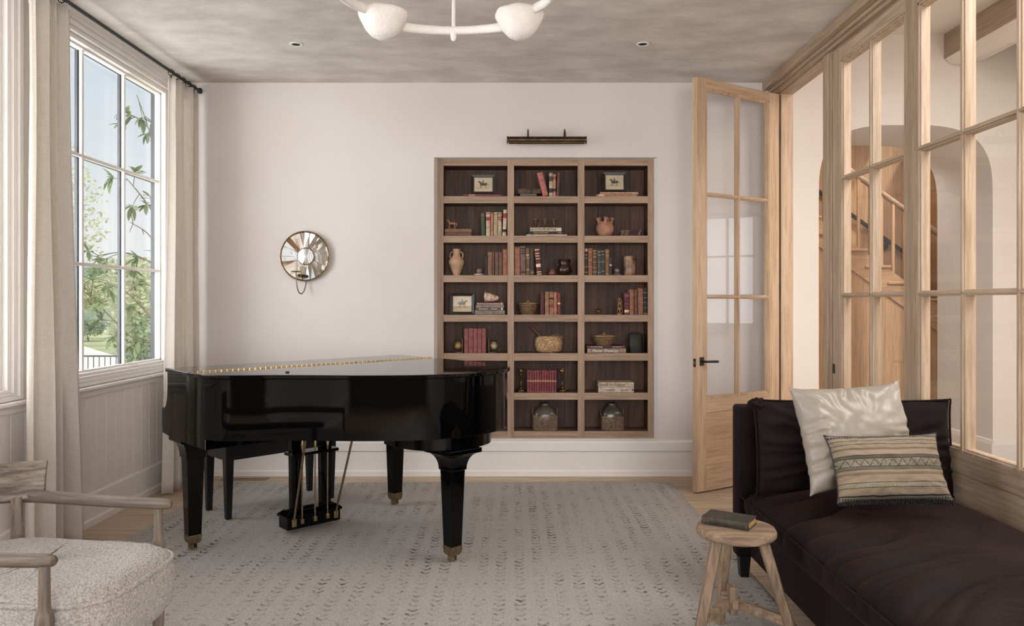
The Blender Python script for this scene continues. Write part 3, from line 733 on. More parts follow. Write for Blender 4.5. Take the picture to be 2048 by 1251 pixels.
def cutv(P, v, keep_front):      # split an outline at v (local y=-v)
    out = []
    for i in range(len(P)):
        a, b = P[i], P[(i + 1) % len(P)]; fa = (-a[1] - v) * (-1 if keep_front else 1); fb = (-b[1] - v) * (-1 if keep_front else 1)
        if fa >= 0: out.append(a)
        if (fa >= 0) != (fb >= 0):
            t = fa / (fa - fb); out.append((a[0] + (b[0] - a[0]) * t, a[1] + (b[1] - a[1]) * t))
    return out
MB().prism(cutv(lid, .311, False), .980, 1.0).build('lid', 'piano_black', pn, smooth=35, bevel=.004, seg=3)
MB().prism(cutv(lid, .309, True), .980, 1.0).build('lid_flap', 'piano_black', pn, smooth=35, bevel=.004, seg=3)
h_ = MB()
for k in range(49):
    u = -.745 + k * .03
    h_.box(u, u + .024, -.315, -.305, 1.0002, 1.006)
h_.build('piano_hinge', 'brass', pn)
MB().lathe([(0, 1.0), (.010, 1.0), (.010, 1.004), (.006, 1.006), (0, 1.006)], 14, (-.42, -.63, 0)).build('lid_button', 'rubber', pn)
rim = cutv(ins(.014), .0, False)
MB().prism(rim, .680, .9795).build('rim', 'piano_black', pn, smooth=35, bevel=.003)
# stepped lower case: key bed block under the cheeks and a block under the tail
kb = cutv(cutv(ins(.016), -.0, False), .455, True)
MB().prism(kb, .630, .680).build('key_bed', 'piano_black', pn, smooth=35, bevel=.003)
tail = [(p.x, p.y) for p in catmull([(u, -v, 0) for u, v in [(.04, .80), (.035, .95), (.06, 1.06), (.13, 1.145), (.23, 1.195), (.36, 1.20), (.47, 1.16), (.54, 1.08), (.56, .96), (.55, .80)]], 5)]
MB().prism(tail, .604, .680).build('tail_block', 'piano_black', pn, smooth=35, bevel=.003)
# cheeks with the scooped arm profile (v, z)
for s in (-1, 1):
    P = [(0, .630), (-.03, .632), (-.148, .642), (-.150, .680), (-.155, .684), (-.155, .768), (-.151, .779), (-.128, .774), (-.114, .778), (-.094, .797), (-.078, .832), (-.071, .878), (-.069, .935), (-.072, .979), (.0, .979)]
    m = MB(); x0, x1 = (-.765, -.705) if s < 0 else (.714, .655) ; xa, xb = min(x0, x1), max(x0, x1)
    m.loft([[(xx, -v, z) for v, z in P] for xx in (xa, xb)]); m.build('cheek', 'piano_black', pn, bevel=.003)
MB().box(-.705, .655, 0, .145, .637, .680).build('key_slip', 'piano_black', pn, bevel=.003)
m = MB(); m.loft([[(xx, -v, z) for v, z in [(-.14, .680), (-.14, .725), (-.11, .745), (-.05, .81), (-.035, .88), (-.0, .94), (.02, .94), (.02, .680)]] for xx in (-.705, .655)])
m.build('fallboard', 'piano_black', pn, bevel=.003)
# tapering square legs with concave brackets, brass cups and casters
def leg(u, v, ztop, rot=0, bw=.095):
    A = Matrix.Translation((u, -v, 0)) @ Matrix.Rotation(R(rot), 4, 'Z')
    def sq(w, z): return [(-w, -w, z), (w, -w, z), (w, w, z), (-w, w, z)]
    m = MB(); rings = [sq(bw, ztop), sq(bw, ztop - .022), sq(bw - .006, ztop - .026)]
    for k in range(9):
        a = R(90 * k / 8); rings.append(sq(bw - .006 - (bw - .058) * sin(a), ztop - .026 - .085 * (1 - cos(a))))
    rings += [sq(.050, ztop - .116)]
    m.loft(rings, M=A); br = m.build('leg_bracket', 'piano_black', pn, bevel=.002)
    m = MB(); m.loft([sq(.046, ztop - .116), sq(.0445, ztop - .15), sq(.034, .095)], M=A); lg = m.build('leg', 'piano_black', pn, bevel=.002)
    m = MB(); m.loft([sq(.0365, .098), sq(.0365, .094), sq(.033, .060), sq(.026, .050)], M=A); m.build('brass_cup', 'dull_brass', lg, bevel=.001)
    C_ = A @ Matrix.Rotation(R(25), 4, 'Z')
    m = MB(); m.box(-.014, -.010, -.018, .022, .018, .054, C_); m.box(.010, .014, -.018, .022, .018, .054, C_); m.box(-.014, .014, -.018, .012, .044, .054, C_)
    m.build('caster_fork', 'dull_brass', lg, bevel=.001)
    m = MB(); m.lathe([(0, -.009), (.015, -.009), (.0175, -.005), (.0175, .005), (.015, .009), (0, .009)], 20, M=C_ @ Matrix.Translation((0, .010, .0178 + .0132)) @ Matrix.Rotation(R(90), 4, 'Y'))
    m.build('caster_wheel', 'rubber', lg, smooth=40)
RT = .012      # rug thickness is below the casters
leg(-.655, .0, .630); leg(.655, .0, .630); leg(.255, 1.112, .604, 0, .108)
# pedal lyre
ly = MB(); ly.loft([[(x, y, z) for x, y in ((-a, -.13 + b), (a, -.13 + b), (a, -.02 - b), (-a, -.02 - b))] for a, b, z in ((.17, 0, .040), (.17, 0, .100), (.180, -.008, .106), (.180, -.008, .118), (.15, .014, .140))])
ly.build('pedal_box', 'piano_black', pn, bevel=.002)
for s in (-1, 1):
    m = MB(); m.loft([[(s * .095 - w, -.10, z), (s * .095 + w, -.10, z), (s * .095 + w, -.055, z), (s * .095 - w, -.055, z)] for w, z in ((.030, .135), (.034, .45), (.038, .632))])
    m.build('lyre_post', 'piano_black', pn, bevel=.002)
MB().box(-.15, .15, -.150, -.045, .462, .480).build('lyre_crossbar', 'piano_black', pn, bevel=.002)
MB().box(-.17, .17, -.14, -.03, .605, .631).build('lyre_top', 'piano_black', pn, bevel=.002)
for u in (-.082, 0, .082):
    m = MB(); m.tube([(u, -.135, .075), (u, -.137, .585)], .0048, 8); r_ = m.build('pedal_rod', 'dull_brass', pn, smooth=60)
    m = MB(); m.tube([(u, -.137, .50), (u, -.137, .525), (u, -.137, .55)], [.006, .0095, .006], 10); m.build('rod_collar', 'brass', r_, smooth=60)
    MB().box(u - .010, u + .010, -.143, -.128, .066, .092).build('rod_clevis', 'brass', r_, bevel=.002)
    MB().loft([[(u - .018, y, .055), (u + .018, y, .055), (u + .018, y, .062), (u - .018, y, .062)] for y in (-.06, .075)]).build('pedal', 'brass', pn, bevel=.002)
for (a, b) in (((-.135, -.135, .080), (-.135, -.28, .59)), ((.135, -.135, .080), (.14, -.37, .680))):
    m = MB(); m.tube([a, b], .0068, 10); r_ = m.build('lyre_brace', 'dull_brass', pn, smooth=60)
    m = MB(); m.box(a[0] - .014, a[0] + .014, a[1] - .010, a[1] + .008, a[2] - .022, a[2] + .022); m.build('brace_plate', 'brass', r_, bevel=.002)
m = MB(); m.lathe([(0, .588), (.018, .590), (.018, .604), (0, .605)], 16, (-.135, -.275, 0)); m.build('brace_rose', 'dull_brass', pn, smooth=40)
MB().box(-.20, .16, -.40, -.24, .605, .682).build('lyre_block', 'piano_black', pn, bevel=.003)
# ---- bench behind the piano
bn = thing('piano_bench', 'low black wooden piano bench behind the grand piano', 'bench', (-1.607, 4.995, .0), R(44.8))
Lb, Db = .78, .34
MB().box(-Lb / 2, Lb / 2, -Db / 2, Db / 2, .452, .470).build('seat', 'soft_black', bn, bevel=.005)
for (a, b, c, d) in ((-Lb / 2 + .012, Lb / 2 - .012, -Db / 2 + .008, -Db / 2 + .026), (-Lb / 2 + .012, Lb / 2 - .012, Db / 2 - .026, Db / 2 - .008),
                     (-Lb / 2 + .008, -Lb / 2 + .026, -Db / 2 + .026, Db / 2 - .026), (Lb / 2 - .026, Lb / 2 - .008, -Db / 2 + .026, Db / 2 - .026)):
    MB().box(a, b, c, d, .375, .452).build('apron', 'soft_black', bn, bevel=.002)
for sx_ in (-1, 1):
    for sy_ in (-1, 1):
        m = MB(); cx, cy = sx_ * (Lb / 2 - .030), sy_ * (Db / 2 - .028)
        m.loft([[(cx - w, cy - w, z), (cx + w, cy - w, z), (cx + w, cy + w, z), (cx - w, cy + w, z)] for w, z in ((.0165, .0132), (.0265, .40), (.0265, .452))])
        l = m.build('leg', 'soft_black', bn, bevel=.002)
# ================================================================ RUG
rg = thing('rug', 'large pale wool rug with rows of small grey chevron stitches under the piano', 'rug', (0, 0, 0))
def rug():
    x0, x1, y0, y1 = -2.205, 1.19, 1.2, 5.62
    m = MB(); nx, ny = 170, 220
    def fn(u, v):
        x, y = x0 + (x1 - x0) * u, y0 + (y1 - y0) * v
        e = min(u * (x1 - x0), (1 - u) * (x1 - x0), v * (y1 - y0), (1 - v) * (y1 - y0))
        wob = .004 * noise.noise((x * 3, y * 3, 0)) if e < .01 else 0
        return (x + wob * (u in (0, 1)), y + wob * (v in (0, 1)), .0005 + .0115 * min(1, e / .012) ** .5 + .0006 * noise.noise((x * 14, y * 14, 1)))
    m.grid(fn, nx, ny); return m
rug().build('pile', 'rug_pile', rg, smooth=60)
MB().box(-2.19, 1.175, 1.21, 5.605, .0002, .004).build('backing', 'linen', rg)
# ================================================================ SOFT SHAPES
def pillow_mesh(w, h, t, n=44, seed=0, pinch=.10, wrinkle=.004, ears=.03):
    """knife-edge cushion in the local XZ plane, thickness along Y"""
    vs = []; fs = []; idx = {}
    def pt(i, j, s):
        u, v = 2 * i / (n - 1) - 1, 2 * j / (n - 1) - 1
        x = u * w / 2 * (1 - pinch * (1 - abs(v) ** 1.0) ** 1 * abs(u) * 0 - pinch * .5 * (1 - v * v) * u * u)
        z = v * h / 2 * (1 - pinch * .5 * (1 - u * u) * v * v)
        x += ears * (abs(u) ** 8) * (abs(v) ** 8) * (1 if u > 0 else -1); z += ears * (abs(u) ** 8) * (abs(v) ** 8) * (1 if v > 0 else -1)
        prof = max(0, (1 - u ** 4) * (1 - v ** 4)) ** .55
        e = 1 - prof
        nz = noise.noise((u * 2.1 + seed, v * 2.1, s * 3.0)) * .12
        rr = math.atan2(v, u)
        wr = wrinkle * (sin(rr * 22 + 5 * noise.noise((u * 2, v * 2, seed))) * e ** .8 * prof ** .4) * 2.2
        wr += wrinkle * 1.4 * noise.noise((u * 5 + seed, v * 5, 7))
        return (x, s * (t / 2 * prof * (1 + nz) + wr * prof ** .3), z)
    for s in (1, -1):
        for j in range(n):
            for i in range(n):
                b = i in (0, n - 1) or j in (0, n - 1)
                k = (i, j, 0 if b else s)
                if k not in idx: idx[k] = len(vs); p = pt(i, j, s); vs.append((p[0], 0 if b else p[1], p[2]))
        for j in range(n - 1):
            for i in range(n - 1):
                q = [idx[(a, c, 0 if (a in (0, n - 1) or c in (0, n - 1)) else s)] for a, c in ((i, j), (i + 1, j), (i + 1, j + 1), (i, j + 1))]
                if len(set(q)) < 4: continue
                fs.append(tuple(q) if s < 0 else tuple(q[::-1]))
    return MB().add(vs, fs)
def piping(w, h, pinch, r, ears=.03, n=40):
    pts = []
    for side in range(4):
        for k in range(n):
            a = -1 + 2 * k / n
            u, v = ((a, -1), (1, a), (-a, 1), (-1, -a))[side]
            x = u * w / 2 * (1 - pinch * .5 * (1 - v * v) * u * u); z = v * h / 2 * (1 - pinch * .5 * (1 - u * u) * v * v)
            e = (abs(u) ** 8) * (abs(v) ** 8) * ears
            pts.append((x + e * (1 if u > 0 else -1), 0, z + e * (1 if v > 0 else -1)))
    pts.append(pts[0]); return MB().tube(pts, r, 7, cap=False)
# ================================================================ CHAISE
so = thing('chaise', 'dark brown velvet chaise lounge against the glazed partition', 'sofa', (1.15, 3.72, 0))
SW, SL = .86, 2.05     # width (x) and length (toward the camera, -y)
m = MB(); m.box(0, SW, -SL, -.08, .115, .31); m.build('base', 'velvet', so, bevel=.015, seg=3)
m = MB(); m.box(-.07 + .005, SW + .03, -.085, 0, .115, .852)
m.build('back_frame', 'velvet', so, bevel=.018, seg=3)
for x, y in ((-.02, -.045), (SW - .03, -.045), (.05, -SL + .06), (SW - .06, -SL + .06)):
    MB().loft([[(x - w, y - w, z), (x + w, y - w, z), (x + w, y + w, z), (x - w, y + w, z)] for w, z in ((.020, .0132 if x < .06 else .0), (.028, .115), (.028, .13))]).build('leg', 'soft_black', so, bevel=.002)
def seat():
    nu, nv = 110, 260; x0, x1, y0, y1 = -.06, SW + .0, -SL - .02, -.10; rings = []
    vs = []; W_ = x1 - x0
    for j in range(nv):
        v = j / (nv - 1); y = y0 + (y1 - y0) * v
        e = min(v, 1 - v) * (y1 - y0); ez = min(1, (e / .16)) ; ez = (1 - (1 - ez) ** 2.2) ** .5
        ring = []
        for i in range(nu):
            a = 2 * pi * i / nu; ca, sa = cos(a), sin(a)
            px = (abs(ca) ** .52) * (1 if ca > 0 else -1); pz = (abs(sa) ** .62) * (1 if sa > 0 else -1)
            xx = (x0 + x1) / 2 + px * W_ / 2 * (.90 + .10 * ez) ; 
            zc = .402 - .022 * v; hh = .108 * ez
            z = zc + pz * hh
            # long diagonal creases running in from the left edge
            if pz > -.2:
                uu = (xx - x0) / W_
                q = y * 4.2 - uu * 2.3 + .9 * noise.noise((uu * 2.0, y * 1.5, 3))
                c = (1 - abs(sin(q * 2.3))) ** 2.5 * max(0, 1 - uu) ** .8 + .55 * (1 - abs(sin(q * 4.9 + 1))) ** 2 * max(0, 1 - uu) ** 1.2
                k = (.25 + .75 * noise.noise((y * 2.1, uu * 2, 9)) ) 
                z += -.022 * c * max(0, pz + .2) + .020 * noise.noise((xx * 3, y * 2.2, 5)) * max(0, pz)
                xx += (.012 * c) * (1 if px < 0 else 0) + .018 * noise.noise((y * 3.1, z * 5, 2)) * (1 if px < -.5 else .2)
            ring.append((xx, y, z))
        rings.append(ring)
    return MB().loft(rings)
seat().build('seat_cushion', 'velvet', so, smooth=80)
pts = []
for k in range(80):
    y = -SL + .05 + (SL - .18) * k / 79; pts.append((-.062 + .006 * noise.noise((y * 5, 0, 0)), y, .425 + .006 * noise.noise((y * 4, 1, 0))))
MB().tube(pts, .0035, 6).build('cushion_seam', 'velvet', so)
bc = pillow_mesh(.93, .44, .17, 60, 3, .04, .006, .006); 
o = bc.build('back_cushion', 'velvet', so, smooth=75); o.location = (.455, -.178, .668); o.rotation_euler = (R(-7), 0, 0)
o = piping(.93, .44, .04, .005, .006).build('cushion_piping', 'velvet', so); o.location = (.455, -.19, .668); o.rotation_euler = (R(-7), 0, 0)
m = MB(); m.sphere((0, 0, 0), .036, 24, 18)
for p in m.v: q = 1 + .5 * noise.noise(p * 45); p.x *= q * 1.1; p.y *= q; p.z *= q * .8
o = m.build('knotted_corner', 'velvet', so, smooth=70); o.location = (.012, -.15, .868)
# ---- pillows
sp_ = thing('satin_pillow', 'large cream satin pillow leaning on the back of the brown chaise', 'pillow', (1.490, 3.262, .768))
sp_.rotation_euler = (R(-21), R(-3), R(3))
pillow_mesh(.49, .455, .17, 70, 11, .10, .007, .010).build('cover', 'satin', sp_, smooth=75)
def kilim():
    t = NT('kilim'); b = t.bsdf(Roughness=.92); tx = t.n('TexCoord'); nz = t.n('TexNoise', Scale=6.0, Detail=3.0); t.l(tx.outputs['Object'], nz.inputs['Vector'])
    sp = t.n('SeparateXYZ'); t.l(tx.outputs['Object'], sp.inputs[0])
    def M(op, a, b_=None, c=None):
        m = t.n('Math', operation=op)
        for i, x in enumerate((a, b_, c)):
            if x is None: continue
            if isinstance(x, (int, float)): m.inputs[i].default_value = x
            else: t.l(x, m.inputs[i])
        return m.outputs[0]
    z = M('ADD', sp.outputs['Z'], M('MULTIPLY', M('SUBTRACT', nz.outputs[0], .5), .008))
    zf = M('MULTIPLY_ADD', z, 1 / .30, .5)
    r = t.n('ValToRGB'); r.color_ramp.interpolation = 'CONSTANT'; e = r.color_ramp.elements
    S_ = [(0, '#9b8b78'), (.10, '#2a2523'), (.115, '#b39c82'), (.17, '#a99378'), (.20, '#3a3430'), (.208, '#a8977f'), (.265, '#332e2b'), (.273, '#b59b80'), (.36, '#927861'), (.40, '#b29a80'),
          (.43, '#2c2825'), (.437, '#7d705f'), (.475, '#35302c'), (.483, '#988a74'), (.58, '#292522'), (.588, '#6d6253'), (.625, '#35302c'), (.63, '#b79f85'), (.70, '#8a725d'), (.73, '#b29b80'),
          (.775, '#3a3430'), (.782, '#a58f77'), (.835, '#38322e'), (.842, '#b49d83'), (.89, '#3b3531'), (.90, '#a39481')]
    while len(e) < len(S_): e.new(.5)
    for i, (p, c) in enumerate(S_): e[i].position = p; e[i].color = srgb(c)
    t.l(zf, r.inputs[0]); base = r.outputs[0]
    # zig-zag in the centre band, herringbone in side bands, rows of dark dots at both hems
    x = sp.outputs['X']; band = lambda lo, hi: M('MULTIPLY', M('GREATER_THAN', zf, lo), M('LESS_THAN', zf, hi))
    zz = M('ABSOLUTE', M('SUBTRACT', M('FRACT', M('MULTIPLY', x, 1 / .036)), .5))
    zl = M('MULTIPLY', M('SUBTRACT', zf, .487), 1 / .18)
    ln = M('LESS_THAN', M('ABSOLUTE', M('SUBTRACT', zl, zz)), .055)
    c1 = mix(t, M('MULTIPLY', M('MULTIPLY', ln, band(.485, .58)), .85), base, srgb('#2a2624'))
    n2 = t.n('TexNoise', Scale=190.0, Detail=2.0); t.l(tx.outputs['Object'], n2.inputs['Vector'])
    sq = M('MULTIPLY', M('ADD', M('ADD', band(.21, .265), band(.785, .835)), band(.485, .58)), M('GREATER_THAN', n2.outputs[0], .54))
    c2 = mix(t, M('MULTIPLY', sq, .40), c1, srgb('#cdbfa6'))
    dx = M('LESS_THAN', M('FRACT', M('MULTIPLY', x, 1 / .011)), .45); dz = M('LESS_THAN', M('FRACT', M('MULTIPLY', z, 1 / .010)), .6)
    dd = M('MULTIPLY', M('MULTIPLY', dx, dz), M('ADD', M('LESS_THAN', zf, .10), M('GREATER_THAN', zf, .90)))
    c3 = mix(t, M('MULTIPLY', dd, .92), c2, srgb('#1f1b1a'))
    vec = t.coords((1, 1, .05), False); n3 = t.n('TexNoise', Scale=260.0, Detail=3.0); t.l(vec, n3.inputs['Vector'])
    c4 = mix(t, .35, c3, t.ramp(n3.outputs[0], [(.35, '#6a5d50'), (.65, '#e2d6c4')]), 'MULTIPLY')
    c5 = mix(t, .25, c3, c4); c5 = mix(t, 1.0, c5, (.58, .61, .63, 1), 'MULTIPLY'); t.l(c5, b.inputs['Base Color']); t.bump(n3.outputs[0], b, .5, .002); MATS['kilim'] = t.m
kilim()
kp = thing('lumbar_pillow', 'striped woven lumbar pillow with black edging, lying in front of the satin pillow', 'pillow', (1.520, 3.045, .680))
kp.rotation_euler = (R(-26), R(-2), R(-3))
pillow_mesh(.44, .265, .13, 60, 23, .10, .004, .008).build('cover', 'kilim', kp, smooth=75)
piping(.44, .265, .10, .003, .008).build('piping', 'soft_black', kp, smooth=60)
m = MB()
for i in range(70):
    u = -1 + 2 * i / 69; x = u * .22; z = -.265 / 2 * (1 - .05 * (1 - u * u)); m.box(x - .0012, x + .0012, -.006, .002, z - .016 - .004 * random.random(), z)
    z = -z; m.box(x - .0012, x + .0012, -.002, .003, z - .002, z + .006)
m.build('fringe', 'soft_black', kp, kind='stuff')
# ================================================================ STOOL
st = thing('stool', 'round rustic wooden three legged stool on the rug beside the chaise', 'stool', (.877, 2.95, .0))
m = MB(); rings = []
for r_, z in ((.128, .432), (.146, .438), (.153, .446), (.153, .460), (.147, .470), (.120, .4735), (.06, .4745), (.002, .4745)):
    ring = []
    for i in range(56):
        a = 2 * pi * i / 56; x, y = r_ * cos(a), r_ * sin(a)
        y = max(y, -.136 - .004 * cos(a * 5)); q = 1 + .012 * noise.noise((x * 8, y * 8, 0)); ring.append((x * q, y * q, z + .002 * noise.noise((x * 12, y * 12, 4))))
    rings.append(ring)
m.loft(rings); m.build('seat', 'stool_elm_X', st, smooth=55)
def sleg(a, b, w0, w1, d0, d1, seed):
    a, b = V(a), V(b); m = MB(); rings = []
    for k in range(9):
        t = k / 8; p = a.lerp(b, t); w = w0 + (w1 - w0) * t; d = d0 + (d1 - d0) * t
        ring = []
        for (ux, uy) in ((-1, -.6), (-.7, -1), (.7, -1), (1, -.6), (1, .6), (.7, 1), (-.7, 1), (-1, .6)):
            q = 1 + .07 * noise.noise((k * .8 + ux, uy, seed)); ring.append((p.x + ux * w / 2 * q, p.y + uy * d / 2 * q, p.z))
        rings.append(ring)
    return m.loft(rings)
LG = [((-.088, -.055, .445), (-.195, -.13, .0135)), ((.082, -.060, .445), (.198, -.13, .0135)), ((-.008, .085, .445), (-.012, .19, .0135))]
for i, (a, b) in enumerate(LG): sleg(a, b, .042, .036, .036, .040, i).build('leg', 'stool_elm_Z', st, smooth=30)
def at(l, z): a, b = V(LG[l][0]), V(LG[l][1]); return a.lerp(b, (a.z - z) / (a.z - b.z))
cc = V((-.004, .045, .155))
for l in range(3):
    p = at(l, .145); d = (cc - p); e = cc + d.normalized() * .045
    m = MB(); n_ = V((-d.y, d.x, 0)).normalized() * .012
    m.loft([[tuple(q - n_ + V((0, 0, -.018))), tuple(q + n_ + V((0, 0, -.018))), tuple(q + n_ + V((0, 0, .018))), tuple(q - n_ + V((0, 0, .018)))] for q in (p, e)])
    m.build('stretcher', 'stool_elm_X', st, bevel=.002)
MB().box(-.019, .013, .012, .062, .115, .225).build('stretcher_block', 'stool_elm_Z', st, bevel=.003)
# dark leather book on the stool
def hbook(name, label, L, D, T, cover, loc, rz, mat_pages='pages_gold', parent=None):
    b = thing(name, label, 'book', loc, rz)
    m = MB(); m.box(-L / 2, L / 2, -D / 2, D / 2, 0, .0035); m.box(-L / 2, L / 2, -D / 2, D / 2, T - .0035, T)
    sp = [(-D / 2 - .004 * sin(pi * k / 8) , T * k / 8) for k in range(9)]
    m.loft([[(x, yy, zz) for yy, zz in sp] + [(x, -D / 2 + .004, T), (x, -D / 2 + .004, 0)] for x in (-L / 2, L / 2)])
    m.build('cover', cover, b, bevel=.0012, seg=2)
    MB().box(-L / 2 + .004, L / 2 - .004, -D / 2 + .003, D / 2 - .005, .0035, T - .0035).build('pages', mat_pages, b)
    return b
plain('leather_dark', '#2f2a22', .55, var=.3, vs=40, bump=.3); plain('pages_gold', '#a07c48', .6, var=.2, vs=200); plain('pages', '#b7a68c', .8, var=.12, vs=150)
bk = hbook('leather_book', 'worn dark leather book with gilt page edges lying on the stool', .185, .115, .030, 'leather_dark', (.858, 2.975, .4760), R(-33))
for x in (-.085, -.079, -.073, -.067, .078, .084): MB().box(x, x + .0018, -.0622, -.057, .002, .028).build('gilt_band', 'dull_brass', bk)
# ================================================================ ARMCHAIR
ac = thing('armchair', 'open armchair of weathered oak with a cream boucle seat, near the left curtain', 'armchair', (-1.60, 2.475, 0), R(-3.5))
# horseshoe arm rail: far arm (y +.315), curved back, near arm (y -.315); front is +x
pts = catmull([(.318, .305, .610), (.10, .315, .613), (-.10, .318, .622), (-.24, .30, .632), (-.34, .22, .640), (-.39, .08, .644), (-.39, -.08, .644), (-.34, -.22, .640), (-.24, -.30, .632), (-.10, -.318, .622), (.10, -.315, .613), (.300, -.305, .610)], 7)
n_ = len(pts); rs = [.0205 + .006 * sin(pi * k / (n_ - 1)) for k in range(n_)]
rs[0] = rs[-1] = .017; ar_ = MB().tube([pts[0] + V((.006, 0, 0))] + pts + [pts[-1] + V((.006, 0, 0))], [.012] + rs + [.012], 14, flat=.95)
ar_.build('arm_rail', 'chair_oak_X', ac, smooth=55)
# back splat: curved slab standing on the rail
m = MB(); rings = []
for k in range(25):
    a = R(-66 + 132 * k / 24); s_ = sin(a); c_ = cos(a)
    x = -.02 - .365 * c_ ; y = .345 * s_
    lean = .05; ring = []
    zt = .765 - .012 * abs(s_)
    for (dx, z) in ((-.014, .625), (.010, .625), (.009 - lean * .4, .70), (.006 - lean, zt - .006), (.0 - lean, zt), (-.010 - lean, zt - .003), (-.014 - lean * .4, .70)):
        ring.append((x + dx * c_, y - dx * s_ * 1.0 * -1 * -1, z))
    rings.append(ring)
m.loft(rings); m.build('backrest', 'chair_oak_H', ac, smooth=45, bevel=.003)
for sy_ in (-1, 1):
    m = MB(); m.lathe([(0, .0132), (.015, .0132), (.024, .30), (.0255, .445), (.0235, .458), (.0170, .475), (.0160, .50), (.0150, .60), (0, .60)], 18, (.268 if sy_ > 0 else .283, sy_ * .318, 0)); 
    m.build('front_leg', 'chair_oak_Z', ac, smooth=40)
    m = MB(); m.tube([(-.27, sy_ * .25, .0135), (-.245, sy_ * .255, .30), (-.235, sy_ * .262, .45), (-.245, sy_ * .272, .635)], [.014, .021, .021, .019], 16)
    m.build('rear_leg', 'chair_oak_Z', ac, smooth=50)
def chair_seat():
    nu, nv = 150, 90; rings = []
    for j in range(nv):
        v = -1 + 2 * j / (nv - 1); prof = (1 - abs(v) ** 3.2) ** (1 / 2.6) if abs(v) < 1 else 0
        r_ = []
        for i in range(nu):
            a = 2 * pi * i / nu; ca, sa = cos(a), sin(a); e = .44
            px = (abs(ca) ** e) * (1 if ca > 0 else -1); py = (abs(sa) ** e) * (1 if sa > 0 else -1)
            hx = .352; hy = .276
            k = .80 + .20 * prof if abs(v) > .5 else 1
            x = .058 + px * hx * prof ** .35 * (1 if px < 0 else 1.0); y = py * hy * prof ** .35 * (1 + .02 * px)
            z = .380 + v * .128
            if v > 0: z += .018 * (1 - px * px) * (1 - py * py) * (v)
            z += -.010 * px * max(0, v)
            p = V((x, y, z)); q = .0042 * noise.noise(p * 75) + .003 * noise.noise(p * 38); d = V((x * .4, y * .4, (v) * .3))
            if d.length > 0: d.normalize()
            r_.append(tuple(p + d * q))
        rings.append(r_)
    return MB().loft(rings)
chair_seat().build('seat', 'boucle', ac, smooth=75)
pts = []
for i in range(120):
    a = 2 * pi * i / 120; ca, sa = cos(a), sin(a); e = .44
    pts.append((.058 + (abs(ca) ** e) * (1 if ca > 0 else -1) * .346, (abs(sa) ** e) * (1 if sa > 0 else -1) * .273, .464 - .008 * (abs(ca) ** e) * (1 if ca > 0 else -1)))
pts.append(pts[0])
m = MB().tube(pts, .0075, 8, cap=False)
for p in m.v: p += V((noise.noise(p * 80), noise.noise(p * 80 + V((5, 0, 0))), noise.noise(p * 80 + V((0, 5, 0))))) * .002
m.build('seat_welt', 'boucle', ac, smooth=70)
m = MB(); m.box(-.24, .26, -.25, -.22, .27, .30); m.box(-.24, .26, .22, .25, .27, .30); m.box(.25, .28, -.305, .305, .27, .30); m.box(-.24, -.21, -.25, .25, .27, .30)
m.build('seat_frame', 'chair_oak_X', ac, bevel=.003)
# floor register let into the planks behind the bench
fv = thing('floor_vent', 'slatted wooden floor vent let into the planks behind the piano bench', 'floor vent', (-2.05, 5.735, .0))
MB().box(-.19, .19, -.052, .052, .0002, .0012).build('frame', 'floor_oak', fv)
for k in range(5): MB().box(-.18, .18, -.044 + k * .020, -.036 + k * .020, .0012, .0022).build('slat', 'walnut_X', fv)
plain('shelf_walnut', '#6a5143', .6, var=.1)
# ================================================================ BOOKCASE
YC = 5.92; KS = 253.4                      # face plane of the bookcase, and its drawing scale (units per metre)
def cx_(p): return (p - 1026) / KS
def cz_(p): return 1.35 + (605 - p) / KS
bc_ = thing('bookcase', 'built-in oak bookcase with three columns and seven rows of dark cubbies in the back wall', 'bookcase', (0, YC, 0))
STX = [(875, 887), (1015, 1028), (1155.5, 1169), (1296, 1308)]
RLZ = [(318, 331), (392, 406), (471, 485), (550, 564), (629, 643), (706, 721), (785, 799), (862, 875)]
DEP = .225
for i, (a, b) in enumerate(STX):
    MB().box(cx_(a), cx_(b), 0, .022, cz_(875), cz_(318)).build('face_stile', 'case_oak_Z', bc_, bevel=.0012, seg=1)
    MB().box(cx_(a) + .006, cx_(b) - .006, .022, DEP, cz_(874), cz_(319)).build('divider', 'walnut_Z', bc_)
for j, (a, b) in enumerate(RLZ):
    for c in range(3):
        x0, x1 = cx_(STX[c][1]), cx_(STX[c + 1][0])
        MB().box(x0, x1, .0008, .022, cz_(b), cz_(a)).build('face_rail', 'case_oak_X', bc_, bevel=.0012, seg=1)
        MB().box(x0 - .006, x1 + .006, .022, DEP, cz_(b) + .004, cz_(a) - (.0 if j == 0 else .0008)).build('shelf', 'shelf_walnut' if j else 'walnut_X', bc_)
x = cx_(876); rnd = random.Random(4)
while x < cx_(1307) - .01:
    w = min(rnd.uniform(.10, .17), cx_(1307) - x)
    if cx_(1307) - x - w < .05: w = cx_(1307) - x
    MB().box(x + .0008, x + w - .0008, DEP, DEP + .018, cz_(874), cz_(319)).build('back_board', 'walnut_Z', bc_); x += w
FL = [cz_(r[0]) for r in RLZ[1:]]          # shelf tops, row 1..7
